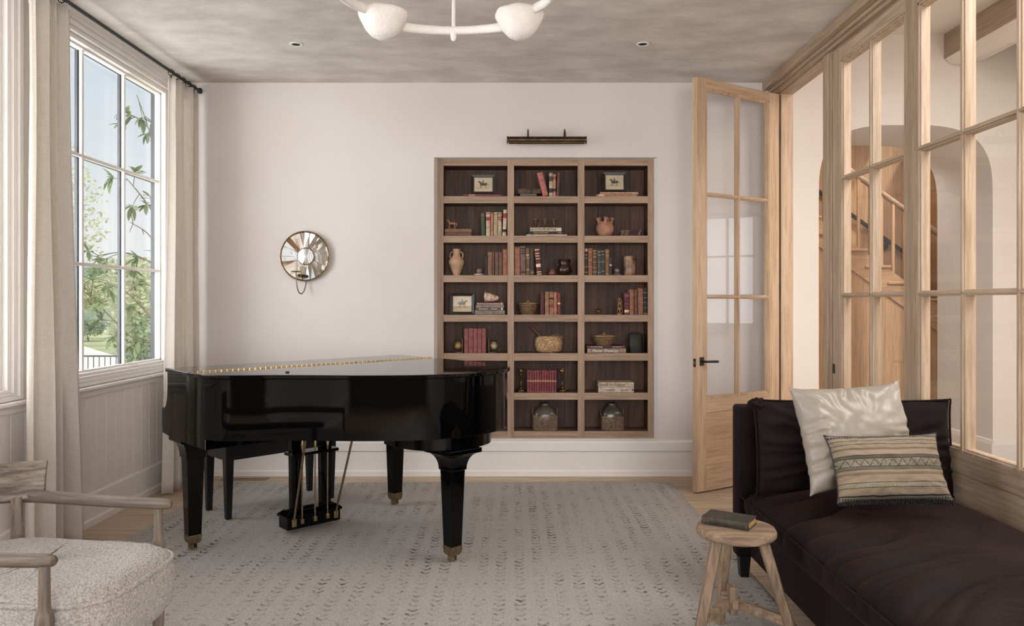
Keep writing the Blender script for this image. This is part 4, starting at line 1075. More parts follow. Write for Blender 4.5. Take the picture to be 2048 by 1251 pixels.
# ---- books
def cmat(col, rough=.7, var=.16, vs=35):
    k = 'c' + col + str(rough)
    if k not in MATS: plain(k, col, rough, var=var, vs=vs)
    return k
plain('gilt', '#b79a62', .4, .5, var=.1); plain('ink', '#1b1714', .7); plain('ink_white', '#e8e2d6', .7); plain('ink_gold', '#c9ab74', .5, .3)
def book_mesh(T, L, D, cov):
    """standing book: thickness T along x, spine toward -y, length L along z"""
    m = MB(); c = .0022
    sp = [(T / 2 * cos(pi * k / 6 + pi), -.004 * sin(pi * k / 6)) for k in range(7)]
    m.prism(sp + [(T / 2, .003), (-T / 2, .003)], 0, L)
    m.box(-T / 2, -T / 2 + c, .002, D, 0, L); m.box(T / 2 - c, T / 2, .002, D, 0, L)
    pg = MB().box(-T / 2 + c, T / 2 - c, .003, D - .004, .003, L - .004)
    return m.mesh('cover', cov), pg.mesh('pages', 'pages')
def sleeve(T, z0, z1, mat):
    sp = [((T / 2 + .0001) * cos(pi * k / 6 + pi), -.0046 * sin(pi * k / 6) - .0003) for k in range(7)]
    return MB().prism(sp + [(T / 2 + .0001, .004), (-T / 2 - .0001, .004)], z0, z1).mesh('spine_band', mat)
def book(label, px0, px1, ptop, row, col, bands=(), lean=0, group=None, D=.13, rough=.7, yo=.012):
    """a book standing on a shelf; bands = (from, to, colour) as fractions of its height"""
    T = (px1 - px0) / 252.6 - .0006; L = cz_(ptop) - FL[row - 1]
    L = L / (cos(R(abs(lean))) if lean else 1)
    b = thing('book', label, 'book', (cx_((px0 + px1) / 2), YC + yo, FL[row - 1] + (.0006 if not lean else .0006)), group=group)
    if lean:
        b.rotation_euler = (0, R(lean), 0); b.location.z += T / 2 * sin(R(abs(lean)))
    cv, pg = book_mesh(T, L, D, cmat(col, rough)); inst(cv, 'cover', b); inst(pg, 'pages', b)
    for (z0, z1, c) in bands: inst(sleeve(T, z0 * L, z1 * L, c if c in MATS else cmat(c)), 'spine_band', b)
    return b
def flat(label, px0, px1, pt, pb, z, col, bands=(), group=None, D=.17, yo=.014, rz=0, text=None, name='book'):
    """a book lying flat, spine to the room; z = height of its underside; returns the height of its top"""
    T = (pb - pt) / 252.6; L = (px1 - px0) / 252.6
    b = thing(name, label, 'book', (cx_((px0 + px1) / 2), YC + yo, z + .0004), group=group); b.rotation_euler = (0, 0, R(rz))
    cv, pg = book_mesh(T - .0006, L, D, cmat(col)); MR = (0, R(90), 0)
    for me, nm in ((cv, 'cover'), (pg, 'pages')): inst(me, nm, b, (-L / 2, 0, T / 2), MR)
    for (a, c_, col2) in bands: inst(sleeve(T - .0006, a * L, c_ * L, col2 if col2 in MATS else cmat(col2)), 'spine_band', b, (-L / 2, 0, T / 2), MR)
    for tx in (text or ()):
        me = textmesh(tx[0], tx[1], tx[3], shear=tx[4] if len(tx) > 4 else 0, space=tx[5] if len(tx) > 5 else 1.0)
        inst(me, 'title', b, ((tx[2] - .5) * L, -.0052, T / 2), (R(90), 0, 0))
    return z + T
# engraved horse-and-rider prints in black frames
def horse_print(parent, w, h, y, flip=1, pace=0):
    m = MB(); s = w / 100.
    def el(cx, cy, rx, ry, rot=0, n=14):
        A = Matrix.Rotation(R(rot), 3, 'Z'); pts = [A @ V((rx * cos(2 * pi * k / n), ry * sin(2 * pi * k / n), 0)) for k in range(n)]
        P = [((cx + p.x) * s * flip, (cy + p.y) * s) for p in pts]
        m.prism([(a, b) for a, b in P] if flip > 0 else P[::-1], 0, .0004, Matrix.Rotation(R(90), 4, 'X'))
    def ln(P, w0):
        for (a, b) in zip(P, P[1:]):
            d = V((b[0] - a[0], b[1] - a[1], 0)); n = V((-d.y, d.x, 0)).normalized() * w0
            q = [(a[0] + n.x, a[1] + n.y), (a[0] - n.x, a[1] - n.y), (b[0] - n.x, b[1] - n.y), (b[0] + n.x, b[1] + n.y)]
            q = [(x * s * flip, z * s) for x, z in q]; m.prism(q if flip < 0 else q[::-1], 0, .0004, Matrix.Rotation(R(90), 4, 'X'))
    el(0, 2, 17, 7); el(-12, 5, 7, 8); el(13, 4, 7, 7.5)
    ln([(-14, 8), (-21, 17)], 3.6); el(-25, 16, 6, 2.6, 35); el(-21, 19, 3, 3)
    for P in (([(-13, -2), (-17, -9), (-13, -17)], 1.3), ([(-10, -2), (-8, -10), (-10, -18)], 1.3), ([(13, 0), (17, -9), (14, -18)], 1.4), ([(10, 0), (9, -9), (5, -16)], 1.3)): ln(*P)
    ln([(19, 6), (25, 4), (28, -4)], 1.5)
    el(0, 14, 3.6, 7, 8); el(-1, 23.5, 2.2, 2.6); ln([(-1, 25), (-1, 28)], 1.6); ln([(0, 10), (-5, 2), (-3, -5)], 1.8); ln([(-1, 17), (-10, 12)], 1.0)
    a = m.build('print_horse', 'sepia_ink', parent); a.location = (0, y, 0)
    m = MB(); 
    for k in range(16):
        x = -34 + k * 4.3; ln([(x, -19 - (k % 3) * .7), (x + 5, -19.3 - (k % 2))], .7)
    ln([(-40, -15), (-22, -14)], .4); ln([(24, -14), (40, -15)], .4)
    g = m.build('print_ground', 'sepia_pale', parent); g.location = (0, y, 0)
plain('sepia_ink', '#3b342c', .8, var=.3, vs=60); plain('sepia_pale', '#85775f', .8); plain('print_paper', '#d3c2a5', .85, var=.05, vs=15)
plain('frame_black', '#1a1716', .3)
def frame(label, px0, px1, pt, zb, group, flip=1, yo=.045, tilt=-6):
    W_ = (px1 - px0) / 251.; Hh = (cz_(pt) - zb) / cos(R(tilt)); f = .022
    o = thing('framed_print', label, 'picture', (cx_((px0 + px1) / 2), YC + yo, zb + .0008), group=group); o.rotation_euler = (R(tilt), 0, 0)
    pr = [(0, 0), (f, .006), (f, .018), (0, .018)]
    for (a, b, ang, L) in ((0, 0, 0, W_), (0, Hh, 180, W_), (-W_ / 2, Hh / 2, 90 + 180, Hh), (W_ / 2, Hh / 2, 90, Hh)):
        # mitred frame sides
        m = MB(); A = Matrix.Translation((a, 0, b)) @ Matrix.Rotation(R(-ang), 4, 'Y')
        m.loft([[(sx_ * (L / 2 - p[0]), -.018 + p[1] * 1.0 + (0 if i < 3 else 0), p[0]) for i, p in enumerate([(0, .0), (f, .007), (f, .018), (0, .018)])] for sx_ in (-1, 1)], M=A)
        m.build('frame_side', 'frame_black', o)
    MB().box(-W_ / 2 + f - .002, W_ / 2 - f + .002, -.006, -.002, f - .002, Hh - f + .002).build('print', 'print_paper', o)
    e = bpy.data.objects.new('x', None)
    m0 = len(o.children)
    horse_print(o, W_ - 2 * f, Hh, 0, flip)
    for c in o.children:
        if c.name.startswith('print_'): c.location = (0, -.0064, Hh * .50)
    MB().box(-W_ / 2 + f, W_ / 2 - f, -.0078, -.0074, f, Hh - f).build('glass', 'door_glass', o)
    return o
F = FL
# row 1
z = flat('thin dark red book lying under the framed print, top left cubby', 927, 1003, 387.6, 392, F[0], '#6e3a3a', [(.14, .30, '#a08070')])
frame('framed horse and rider print in the top left cubby', 942, 990, 348, z, 'framed horse prints', 1)
z = flat('grey-green book lying lowest, top middle cubby', 1040, 1073, 386.5, 392, F[0], '#5b564b', D=.12)
flat('brown book lying on the grey-green book, top middle cubby', 1035.5, 1082, 376.5, 386.5, z, '#4b342a', [(.1, .35, '#5c3d30'), (.36, .38, 'ink'), (.56, .62, 'ink')], D=.12)
book('pink cloth book leaning steeply, top middle cubby', 1086, 1097, 345.5, 1, '#a9665c', [(.63, .64, 'ink'), (.67, .675, 'ink')], lean=-14, D=.14)
book('cream and black patterned book beside the leaning pink book, top middle cubby', 1098.5, 1106, 345, 1, '#8c7a60', [(0, .14, '#b5a487'), (.16, .33, '#3a2f27'), (.36, .60, '#b8a585'), (.66, .84, '#4a3a2e'), (.86, .97, '#a28f73')])
book('dusty pink narrow book with a dark oval, top middle cubby', 1106.5, 1112, 348, 1, '#a67865', [(.22, .34, 'ink'), (.75, .9, '#7e4f42')])
book('dark reddish brown book standing rightmost, top middle cubby', 1113, 1118.5, 344, 1, '#5d3b33', lean=2)
z = flat('tan book lying lowest under the framed print, top right cubby', 1193, 1275, 387.6, 392, F[0], '#a5755a', [(.06, .2, '#c9ab8a')], D=.18)
z = flat('tan book with brown lettering, lying second under the framed print, top right cubby', 1201, 1277, 383.4, 387.6, z, '#ab917c', [(.06, .86, '#9a6a52')], D=.18, text=[('THE GREAT PICTURE HOUSES OF ENGLAND', .0125, .48, 'ink_white', 0, 1.0)])
frame('framed print of a rider on a trotting horse in the top right cubby', 1207, 1254, 343, z, 'framed horse prints', 1)
# row 2
z = flat('mottled brown leather book lying lowest under the horse figurine', 889.5, 943, 464, 471, F[1], '#5d4036', D=.16)
z = flat('mottled tan leather book lying directly under the horse figurine', 889.5, 943, 457, 464, z, '#7a5642', D=.16)
def horse_fig(z):
    o = thing('horse_figurine', 'small carved wooden horse figurine standing on two brown books', 'figurine', (cx_(903), YC + .05, z + .0005))
    m = MB(); m.box(-.034, .030, -.014, .014, 0, .004); m.build('base', 'fig_wood', o, bevel=.0015)
    m = MB(); T_ = m.tube
    T_([(-.020, 0, .044), (-.008, 0, .047), (.010, 0, .046), (.024, 0, .048)], [.009, .0115, .011, .010], 10)
    T_([(-.019, 0, .047), (-.026, 0, .062), (-.030, 0, .073)], [.009, .0065, .0045], 10)
    T_([(-.029, 0, .075), (-.036, 0, .070), (-.042, 0, .063)], [.005, .0042, .0028], 8)
    for (x, y, bx) in ((-.018, .006, -.017), (-.020, -.006, -.024), (.022, .006, .026), (.020, -.006, .017)):
        T_([(x, y, .042), (x + .003 * (1 if x > 0 else -.3), y, .024), (bx, y, .004)], [.0055, .003, .0024], 8)
    T_([(.031, 0, .050), (.037, 0, .040), (.036, 0, .022)], [.003, .004, .002], 8)
    m.add([(-.031, 0, .076), (-.028, 0, .083), (-.026, 0, .076), (-.0285, .002, .076)], [(0, 1, 3), (1, 2, 3), (0, 2, 1)])
    m.build('horse', 'fig_wood', o, smooth=60)
plain('fig_wood', '#9a7551', .5, var=.2)
horse_fig(z)
g2 = 'row of pale vellum books in the left column'
book('dark green book, leftmost of the upright row in the second row, left cubby', 963, 970.5, 425, 2, '#3d4a30', [(.86, .93, '#6a6244'), (.72, .74, '#6a6244')], lean=-1.6)
book('cream book with a red band near its top, beside the green book', 972, 980.5, 424, 2, '#b3a084', [(.64, .80, '#8e3436'), (.92, .96, '#7c6a50')])
book('narrow orange-pink book in the second row, left cubby', 981.5, 986.5, 425, 2, '#ad7358', [(.80, .84, '#8c5a44'), (.2, .22, '#8c5a44')])
book('plain cream vellum book between the orange-pink and red-banded books', 987.5, 995, 424, 2, '#a8957a', [(.5, .52, '#7d6b52'), (.88, .92, '#7d6b52')])
book('cream book with two red bands, second from the right in the second row, left cubby', 995.8, 1003.2, 424, 2, '#aa987c', [(.66, .72, '#8e3436'), (.75, .81, '#8e3436'), (.92, .96, '#6c5c46')])
book('tall cream book with a red band and a small black emblem low on its spine', 1004.8, 1012.2, 419, 2, '#b8a68b', [(.68, .86, '#8e2f37'), (.14, .24, 'ink')], lean=2.2)
z = flat('thin white book lying lowest under the metal cups', 1053, 1134, 468.2, 471, F[1], '#cbb6a3', D=.17)
z = flat('black book with pale lettering under the cream title book', 1056, 1128, 462.2, 468.2, z, '#2c2220', D=.17, text=[('SPLENDOURS EMPIRE', .0125, .36, 'ink_gold', 0, 1.0), ('ASHER', .011, .88, 'ink_gold')])
z = flat('cream book titled THE HOUSE BOOK under the three metal cups', 1060, 1123, 454.6, 462.2, z, '#c6b69f', D=.17, text=[('THE HOUSE BOOK', .0265, .385, 'ink', 0, 1.02)])
plain('pewter', '#6a4a38', .35, .6, var=.3, vs=30)
gob = None
for i, px in enumerate((1073, 1091, 1109)):
    o = thing('metal_cup', ['small flared metal cup, left of three on the book stack', 'small flared metal cup, middle of three on the book stack', 'small flared metal cup, right of three on the book stack'][i], 'cup', (cx_(px), YC + .055, z + .0005), group='three metal cups on the books')
    if gob is None:
        gob = MB().lathe([(0, 0), (.014, 0), (.0145, .003), (.006, .006), (.0035, .012), (.008, .017), (.006, .020), (.0075, .024), (.013, .044), (.022, .070), (.0215, .0705), (.012, .046), (.006, .028), (0, .027)], 24).mesh('cup', 'pewter', 40)
        gob2 = MB().tube([(.0222 * cos(a * pi / 12), .0222 * sin(a * pi / 12), .070) for a in range(25)], .0011, 6, cap=False).mesh('rim', 'gilt')
    inst(gob, 'bowl', o); inst(gob2, 'rim', o)
plain('terracotta', '#a67861', .75, var=.16, vs=16, bump=.2); plain('terracotta_pale', '#b89378', .8, var=.12, vs=14, bump=.2)
o = thing('flower_jar', 'round terracotta jar with a ring of small spouts, second row, right cubby', 'vase', (cx_(1212.5), YC + .09, F[1] + .0005))
MB().lathe([(0, 0), (.040, 0), (.052, .008), (.068, .035), (.074, .062), (.068, .088), (.056, .105), (.048, .112), (.046, .118), (.040, .118), (.040, .112), (0, .10)], 36).build('body', 'terracotta', o, smooth=50)
sp = MB().lathe([(.012, 0), (.010, .016), (.0125, .034), (.0185, .046), (.0175, .047), (.010, .036), (.007, .016), (.007, 0)], 16).mesh('spout', 'terracotta', 50)
for k in range(5):
    a = -90 + 72 * k; inst(sp, 'spout', o, (.050 * cos(R(a)), .050 * sin(R(a)), .104), (0, R(16), R(a)))
MB().tube(catmull([(0, .01, .10), (.0, .01, .135), (.012, .01, .15), (.02, .01, .135)], 5), .008, 8).build('handle', 'terracotta', o, smooth=50)
z = F[1]
for i, (a, b, t) in enumerate(((1243.5, 1281, 'lowest'), (1244, 1281.5, 'middle'), (1245, 1284, 'topmost'))):
    z = flat('small maroon book with gilt bands, %s of three lying in the second row, right cubby' % t, a, b, 0, 3.9, z, '#43222a', [(.02, .35, '#7d6250'), (.10, .16, '#43222a'), (.24, .28, '#43222a'), (.90, .96, '#8a6f58')], 'three small maroon books', D=.10, rz=(0, -1, 3)[i])
# row 3
o = thing('amphora', 'pale terracotta amphora with two small handles, third row, left cubby', 'vase', (cx_(911.5), YC + .075, F[2] + .0005))
MB().lathe([(0, 0), (.026, 0), (.030, .012), (.046, .055), (.062, .098), (.063, .110), (.056, .128), (.036, .150), (.029, .165), (.029, .195), (.031, .207), (.030, .211), (.026, .211), (.024, .19), (0, .18)], 36).build('body', 'terracotta_pale', o, smooth=45)
for s_ in (-1, 1): MB().tube(catmull([(s_ * .028, 0, .188), (s_ * .044, 0, .182), (s_ * .052, 0, .162), (s_ * .047, 0, .138)], 5), .0055, 8).build('handle', 'terracotta_pale', o, smooth=50)
plain('marble_ball', '#6b5750', .3, var=.5, vs=22); plain('shell', '#b8a899', .5, var=.25, vs=25); plain('stone_grey', '#7b6a60', .55, var=.4, vs=30)
def ball_end(label, px, row, r, mat, bw=.045, base='shell'):
    o = thing('ball_bookend', label, 'bookend', (cx_(px), YC + .05, F[row - 1] + .0005))
    m = MB(); m.lathe([(0, 0), (bw * .7, 0), (bw, .008), (bw * .98, .012), (bw * .6, .008), (.014, .010), (.012, .013), (0, .013)], 20, sy=.7)
    for p in m.v: p.z *= 1 + .15 * noise.noise(p * 60)
    m.build('base', base, o, smooth=50)
    MB().sphere((0, 0, .012 + r), r, 24, 14).build('ball', mat, o, smooth=60)
ball_end('dark marbled ball on a shell stand, third row, left cubby', 958.5, 3, .026, 'marble_ball')
bs = [(970.5, 975, 513, '#2f272c', 'thin near-black book beside the marbled ball'), (975.5, 984.5, 503.5, '#7c5543', 'marbled brown leather book, third row, left cubby'), (985, 989, 503, '#5e4a3a', 'narrow olive-brown book, third row, left cubby'),
      (990, 997, 504, '#6b4a3f', 'brown cloth book, third from the right, third row, left cubby'), (997.8, 1004.8, 504, '#644c40', 'greyish brown cloth book, second from the right, third row, left cubby'), (1005.8, 1014.5, 498, '#8a5940', 'tallest tan leather book beside the upright, third row, left cubby')]
for a, b, t, c, l in bs: book(l, a, b, t, 3, c, [(.9, .93, '#9a7a5c')] if 'leather' in l else [])
bs = [(1029, 1040, 493.5, '#8f5e4b', 'wide terracotta coloured cloth book, leftmost in the third row, middle cubby', 0, []),
      (1041, 1051.5, 492, '#6f5548', 'grey-brown cloth book with dark lettering, third row, middle cubby', .6, [(.90, .94, 'ink'), (.80, .85, '#53382f'), (.72, .76, '#3b2a24'), (.07, .13, '#452c26')]),
      (1052.5, 1059.5, 495, '#64503d', 'olive book with gilt lines, third row, middle cubby', .6, [(.70, .76, '#a98b5f'), (.60, .64, '#a98b5f'), (.18, .22, '#a98b5f')]),
      (1060.5, 1068, 495.5, '#3a3529', 'dark green-brown book with a pale stain low on its spine, third row, middle cubby', .8, [(.04, .16, '#70624d')])]
for a, b, t, c, l, le, bd in bs: book(l, a, b, t, 3, c, bd, lean=-le if le else 0)
plain('damask', '#5a2f25', .6, var=.5, vs=60)
book('dark red book with a cream floral spine leaning left, third row, middle cubby', 1074, 1083.5, 497, 3, '#5a2b22', [(.02, .05, '#cdbb9c'), (.10, .13, '#cdbb9c'), (.30, .42, '#d8c8a4'), (.60, .63, '#cdbb9c'), (.70, .74, '#b79c78'), (.80, .83, '#cdbb9c'), (.93, .97, '#cdbb9c')], lean=-5.5)
plain('brown_glaze', '#38231b', .25, var=.3, vs=12); plain('clay_brown', '#5f3b2c', .45, var=.3, vs=14)
o = thing('lidded_pot', 'small brown clay pot with a lid beside the large dark jug', 'pot', (cx_(1105), YC + .055, F[2] + .0005))
MB().lathe([(0, 0), (.020, 0), (.028, .008), (.031, .019), (.026, .030), (.020, .038), (.022, .044), (0, .044)], 28).build('body', 'clay_brown', o, smooth=50)
MB().lathe([(0, .0445), (.026, .0445), (.026, .048), (.014, .053), (.005, .056), (.005, .060), (.0065, .063), (0, .066)], 24).build('lid', 'clay_brown', o, smooth=50)
o = thing('jug', 'large dark brown glazed jar with two small ear handles, third row, middle cubby', 'pot', (cx_(1130.5), YC + .10, F[2] + .0005))
MB().lathe([(0, 0), (.034, 0), (.050, .012), (.060, .040), (.056, .066), (.042, .085), (.040, .092), (.046, .118), (.050, .130), (.047, .131), (.040, .112), (.034, .09), (0, .08)], 36).build('body', 'brown_glaze', o, smooth=50)
for s_ in (-1, 1): MB().tube(catmull([(s_ * .044, 0, .122), (s_ * .060, 0, .120), (s_ * .064, 0, .104), (s_ * .052, 0, .078)], 5), .006, 8).build('ear_handle', 'brown_glaze', o, smooth=50)
MB().tube([(.0, 0, .10), (.004, 0, .160)], .004, 8).build('spoon_stick', 'clay_brown', o)
bs = [(1169.6, 1175.8, 496, '#33291f', 'black leather book with pale bands, leftmost in the third row, right cubby'), (1176.8, 1185.2, 496, '#84523c', 'red-brown leather book, third row, right cubby'), (1186, 1194, 498.5, '#5b4331', 'speckled brown book with gilt bands, third row, right cubby'),
      (1195, 1202.4, 499, '#3f4338', 'green marbled book, first of two alike, third row, right cubby'), (1202.8, 1210, 499, '#343a36', 'dark blue-green marbled book, third row, right cubby'), (1211, 1218.6, 498, '#765238', 'tan leather book with worn ends, third row, right cubby')]
for i, (a, b, t, c, l) in enumerate(bs): book(l, a, b, t, 3, c, [(q, q + .02, '#a98f68') for q in ((.1, .3, .62, .74, .88), (.3, .55, .85), (.12, .28, .5, .7, .82, .93), (.1, .5, .78, .9), (.15, .52, .8, .93), (.76, .9, .05))[i]] + ([(.90, .98, '#b8a080')] if i == 0 else []))
book('small dark brown book with a white chevron, third row, right cubby', 1219.2, 1223.8, 514, 3, '#48302a', [(.52, .60, '#c9bba8')])
ball_end('brown veined ball on a grey stone base, third row, right cubby', 1234.8, 3, .024, 'stone_grey', .040, 'stone_grey')
plain('brown_marble', '#8a6a50', .35, var=.35, vs=18)
o = thing('cylinder_vase', 'tall cylindrical brown mottled vase, third row, right cubby', 'vase', (cx_(1262.5), YC + .085, F[2] + .0005))
MB().lathe([(0, 0), (.046, 0), (.049, .004), (.050, .030), (.050, .13), (.046, .150), (.045, .154), (.040, .155), (.038, .148), (0, .13)], 36).build('body', 'brown_marble', o, smooth=40)
# row 4
frame('framed horse and rider print in the fourth row, left cubby', 899.5, 947.5, 586.5, F[3], 'framed horse prints', -1, yo=.05)
z = flat('thick grey book, lowest under the white shell', 949.5, 1009.5, 0, 9, F[3], '#756a5e', D=.17)
z = flat('dark grey-brown book with pale lettering, second from the bottom under the white shell', 951, 1007, 0, 4.9, z, '#5c5049', [(.92, .96, 'ink_white')], D=.17, text=[('Antiquities', .015, .28, 'ink_white', 0, 1.05), ('Pompeii', .014, .66, 'ink_white')])
z = flat('grey book with a narrow dark line, third from the bottom under the white shell', 951.5, 1007.5, 0, 5.4, z, '#857a6e', [(.20, .24, '#6c5c55'), (.48, .49, 'ink')], D=.17)
z = flat('dusty red book with pale lettering, topmost under the white shell', 953, 1007, 0, 4.9, z, '#84524c', [(.91, .94, 'ink_white')], D=.17, text=[('The House of Collections', .0145, .36, 'ink_white', 0, 1.0), ('Homes', .013, .76, 'ink_white')])
o = thing('shell_fossil', 'large white and brown shell resting on the stack of grey books', 'shell', (cx_(981), YC + .075, z + .0005))
m = MB(); rings = []
for k in range(18):
    t = k / 17; x = -.056 + .125 * t; r_ = (.036 * (1 - t) ** .7 + .012) * (1 if 0 < k < 17 else .15)
    rings.append([(x, r_ * .8 * cos(a * pi / 9), .030 * (1 - t * .4) + r_ * .9 * sin(a * pi / 9) * (1 + .25 * noise.noise((k * .5, a * .6, 2)))) for a in range(18)])
m.loft(rings)
zm = min(p.z for p in m.v)
for p in m.v: p.z -= zm
t = NT('shell_mix'); b_ = t.bsdf(Roughness=.4); nz = t.n('TexNoise', Scale=26.0, Detail=3.0); t.l(t.coords(), nz.inputs['Vector']); t.l(t.ramp(nz.outputs[0], [(.40, '#d3c4ae'), (.50, '#a5704d'), (.6, '#cbbba6')]), b_.inputs['Base Color']); MATS['shell_mix'] = t.m
m.build('shell', 'shell_mix', o, smooth=60)
# woven baskets: coils of cane over a dark core
plain('cane', '#a5825c', .7, var=.3, vs=60); plain('cane_dark', '#3a2a1e', .8, var=.2); plain('wicker', '#7d6652', .75, var=.3, vs=50)
def basket(label, name, x, y, z, prof, lid=None, coils=7, mat='cane'):
    o = thing(name, label, 'basket', (x, y, z + .0005))
    MB().lathe([(0, .002)] + [(r - .002, zz) for r, zz in prof] + [(0, prof[-1][1] - .002)], 40).build('body', 'cane_dark', o, smooth=50)
    m = MB(); z0, z1 = prof[0][1], prof[-1][1]
    def rad(zz):
        for (ra, za), (rb, zb) in zip(prof, prof[1:]):
            if za <= zz <= zb: return ra + (rb - ra) * (zz - za) / max(1e-6, zb - za)
        return prof[-1][0]
    for k in range(coils):
        zz = z0 + .0025 + (z1 - z0 - .005) * k / (coils - 1); r_ = rad(zz)
        m.tube([((r_ + .0008 * sin(a * 2.5)) * cos(a * pi / 32), (r_ + .0008 * sin(a * 2.5)) * sin(a * pi / 32), zz + .0006 * sin(a * 3)) for a in range(65)], .0019, 5, cap=False)
    m.build('coils', mat, o, smooth=60, kind='stuff')
    if lid:
        m = MB(); m.lathe([(0, z1), (lid + .002, z1 + .001), (lid + .003, z1 + .005), (lid * .55, z1 + .013), (.012, z1 + .017), (.010, z1 + .020), (.012, z1 + .026), (0, z1 + .029)], 40)
        for p in m.v: p.z += .0006 * sin(math.hypot(p.x, p.y) * 1500)
        m.build('lid', mat, o, smooth=40)
    return o
basket('dark banded round basket with a lid, fourth row, middle cubby', 'lidded_basket', cx_(1056.5), YC + .105, F[3], [(.060, 0), (.072, .02), (.082, .052), (.082, .075), (.086, .085)], .087, 9)
bs = [(1081, 1088.5, 583, '#4c262b', 'dark maroon book, leftmost in the fourth row, middle cubby', [(.80, .82, '#6b4440'), (.92, .94, '#6b4440')]), (1090, 1098, 583, '#96694d', 'tan leather book beside the dark maroon book, fourth row', [(.88, .9, '#7d513b')]),
      (1099, 1107.5, 583, '#8d6248', 'tan leather book with a black oval, fourth row, middle cubby', [(.66, .74, 'ink'), (.30, .45, '#7c3c35')]), (1108, 1114, 584, '#9b6a55', 'pinkish tan book, fourth row, middle cubby', []),
      (1115, 1121, 585, '#7b332f', 'red book with a round gilt spot, rightmost in the fourth row, middle cubby', [(.47, .55, 'ink_gold')])]
for a, b, t, c, l, bd in bs: book(l, a, b, t, 4, c, bd)
plain('lattice_gold', '#97784f', .45, .3, var=.25, vs=50)
o = thing('lattice_ornament', 'small openwork ivory tower ornament, fourth row, right cubby', 'ornament', (cx_(1241.3), YC + .045, F[3] + .0005))
MB().lathe([(0, 0), (.024, 0), (.024, .005), (.018, .008), (0, .008)], 20).build('base', 'lattice_gold', o)
for q in range(3):
    m = MB()
    for k in range(6):
        a = pi / 3 * k + q * .5; z0 = .008 + q * .040; r_ = .020 - .0025 * q
        m.tube(catmull([(r_ * .8 * cos(a), r_ * .8 * sin(a), z0), (r_ * 1.15 * cos(a + .35), r_ * 1.15 * sin(a + .35), z0 + .020), (r_ * .8 * cos(a + .7), r_ * .8 * sin(a + .7), z0 + .040)], 4), .0026, 6)
        m.tube(catmull([(r_ * .8 * cos(a + .7), r_ * .8 * sin(a + .7), z0), (r_ * 1.15 * cos(a + .35), r_ * 1.15 * sin(a + .35), z0 + .020), (r_ * .8 * cos(a), r_ * .8 * sin(a), z0 + .040)], 4), .0022, 6)
    m.tube([(r_ * .85 * cos(a * pi / 10), r_ * .85 * sin(a * pi / 10), z0 + .040) for a in range(21)], .0026, 6, cap=False)
    m.build('lattice_tier', 'lattice_gold', o, smooth=60)
MB().tube([(0, 0, .125), (0, 0, .150)], [.005, .002], 8).build('finial', 'cane_dark', o)
bs = [(1249.5, 1258.8, 585, '#5b2533', 'maroon book with a gilt medallion low on its spine, fourth row, right cubby', [(.10, .22, 'ink_gold'), (.82, .84, '#a07a60'), (.88, .90, '#a07a60'), (.5, .51, '#a07a60')]), (1259.8, 1268, 578.5, '#855a44', 'plain light brown book, fourth row, right cubby', []),
      (1269, 1275.6, 579, '#66392c', 'dark red-brown leather book, fourth row, right cubby', [(.2, .21, '#8c6a4c'), (.8, .82, '#8c6a4c')]), (1276.6, 1286.6, 576, '#80583f', 'worn brown leather book with raised bands, fourth row, right cubby', [(.07, .08, '#a98a62'), (.45, .46, '#a98a62'), (.62, .63, '#a98a62'), (.8, .81, '#a98a62')]),
      (1287.4, 1295.4, 574.5, '#15120f', 'black book with thin gilt lines against the right upright, fourth row', [(.25, .262, '#9c8c74'), (.44, .452, '#9c8c74'), (.62, .632, '#9c8c74'), (.8, .812, '#9c8c74'), (.03, .05, '#9c8c74')])]
for a, b, t, c, l, bd in bs: book(l, a, b, t, 4, c, bd)
o = thing('metal_trinket', 'small dark metal arched trinket alone on the fourth shelf, right cubby', 'ornament', (cx_(1198.5), YC + .05, F[3] + .0005))
m = MB(); m.tube(catmull([(-.028, 0, .001), (-.027, 0, .030), (-.016, 0, .043), (.012, 0, .044), (.027, 0, .034), (.028, 0, .001)], 5), .0035, 8); m.build('arch', 'bronze', o, smooth=60)
m = MB(); m.lathe([(0, .018), (.018, .020), (.020, .034), (.014, .040), (0, .041)], 18, sy=.8); m.build('cap', 'bronze', o, smooth=60)
m = MB(); m.tube([(.010, -.004, .001), (.010, -.004, .030)], .003, 8); m.build('leg', 'bronze', o)
# row 5
plain('book_red', '#7d3436', .7, var=.12, vs=50); plain('reddish_wood', '#5b3526', .5)
xs = [928.3, 937.2, 946.6, 955.2, 963.8, 972.2]
for i in range(5): book('plain red cloth book, %s of five between the brass globes' % ['first from the left', 'second from the left', 'middle one', 'second from the right', 'rightmost'][i], xs[i], xs[i + 1] - .5, 656.5, 5, '#7d4440', [], group='five red books between the globes', D=.12)
def globe_end(label, px, s_, tint):
    o = thing('globe_bookend', label, 'bookend', (cx_(px), YC + .055, F[4] + .0005), group='pair of globe bookends')
    MB().prism(arc(0, 0, .060, 90, 270, 16) if s_ < 0 else arc(0, 0, .060, -90, 90, 16), 0, .010, Matrix.Translation((s_ * .0 - s_ * .0, 0, 0)) @ Matrix.Scale(.72, 4, (0, 1, 0))).build('base', 'reddish_wood', o, bevel=.002)
    MB().box(*((.0, .007) if s_ < 0 else (-.007, .0)), -.040, .040, .0, .115).build('upright', 'reddish_wood', o, bevel=.0015)
    c = (-.030 * 1.0 if s_ < 0 else .032, -.004, .058)
    MB().sphere(c, .033, 28, 16).build('globe', tint, o, smooth=60)
    pts = [(c[0] + .040 * cos(2 * pi * k / 36), c[1], c[2] + .040 * sin(2 * pi * k / 36)) for k in range(37)]
    MB().tube(pts, .0030, 8, cap=False).build('meridian_ring', 'bronze', o, smooth=60)
    MB().lathe([(0, .010), (.012, .010), (.010, .013), (.004, .016), (0, .018)], 16, (c[0], c[1], 0)).build('foot', 'bronze', o)
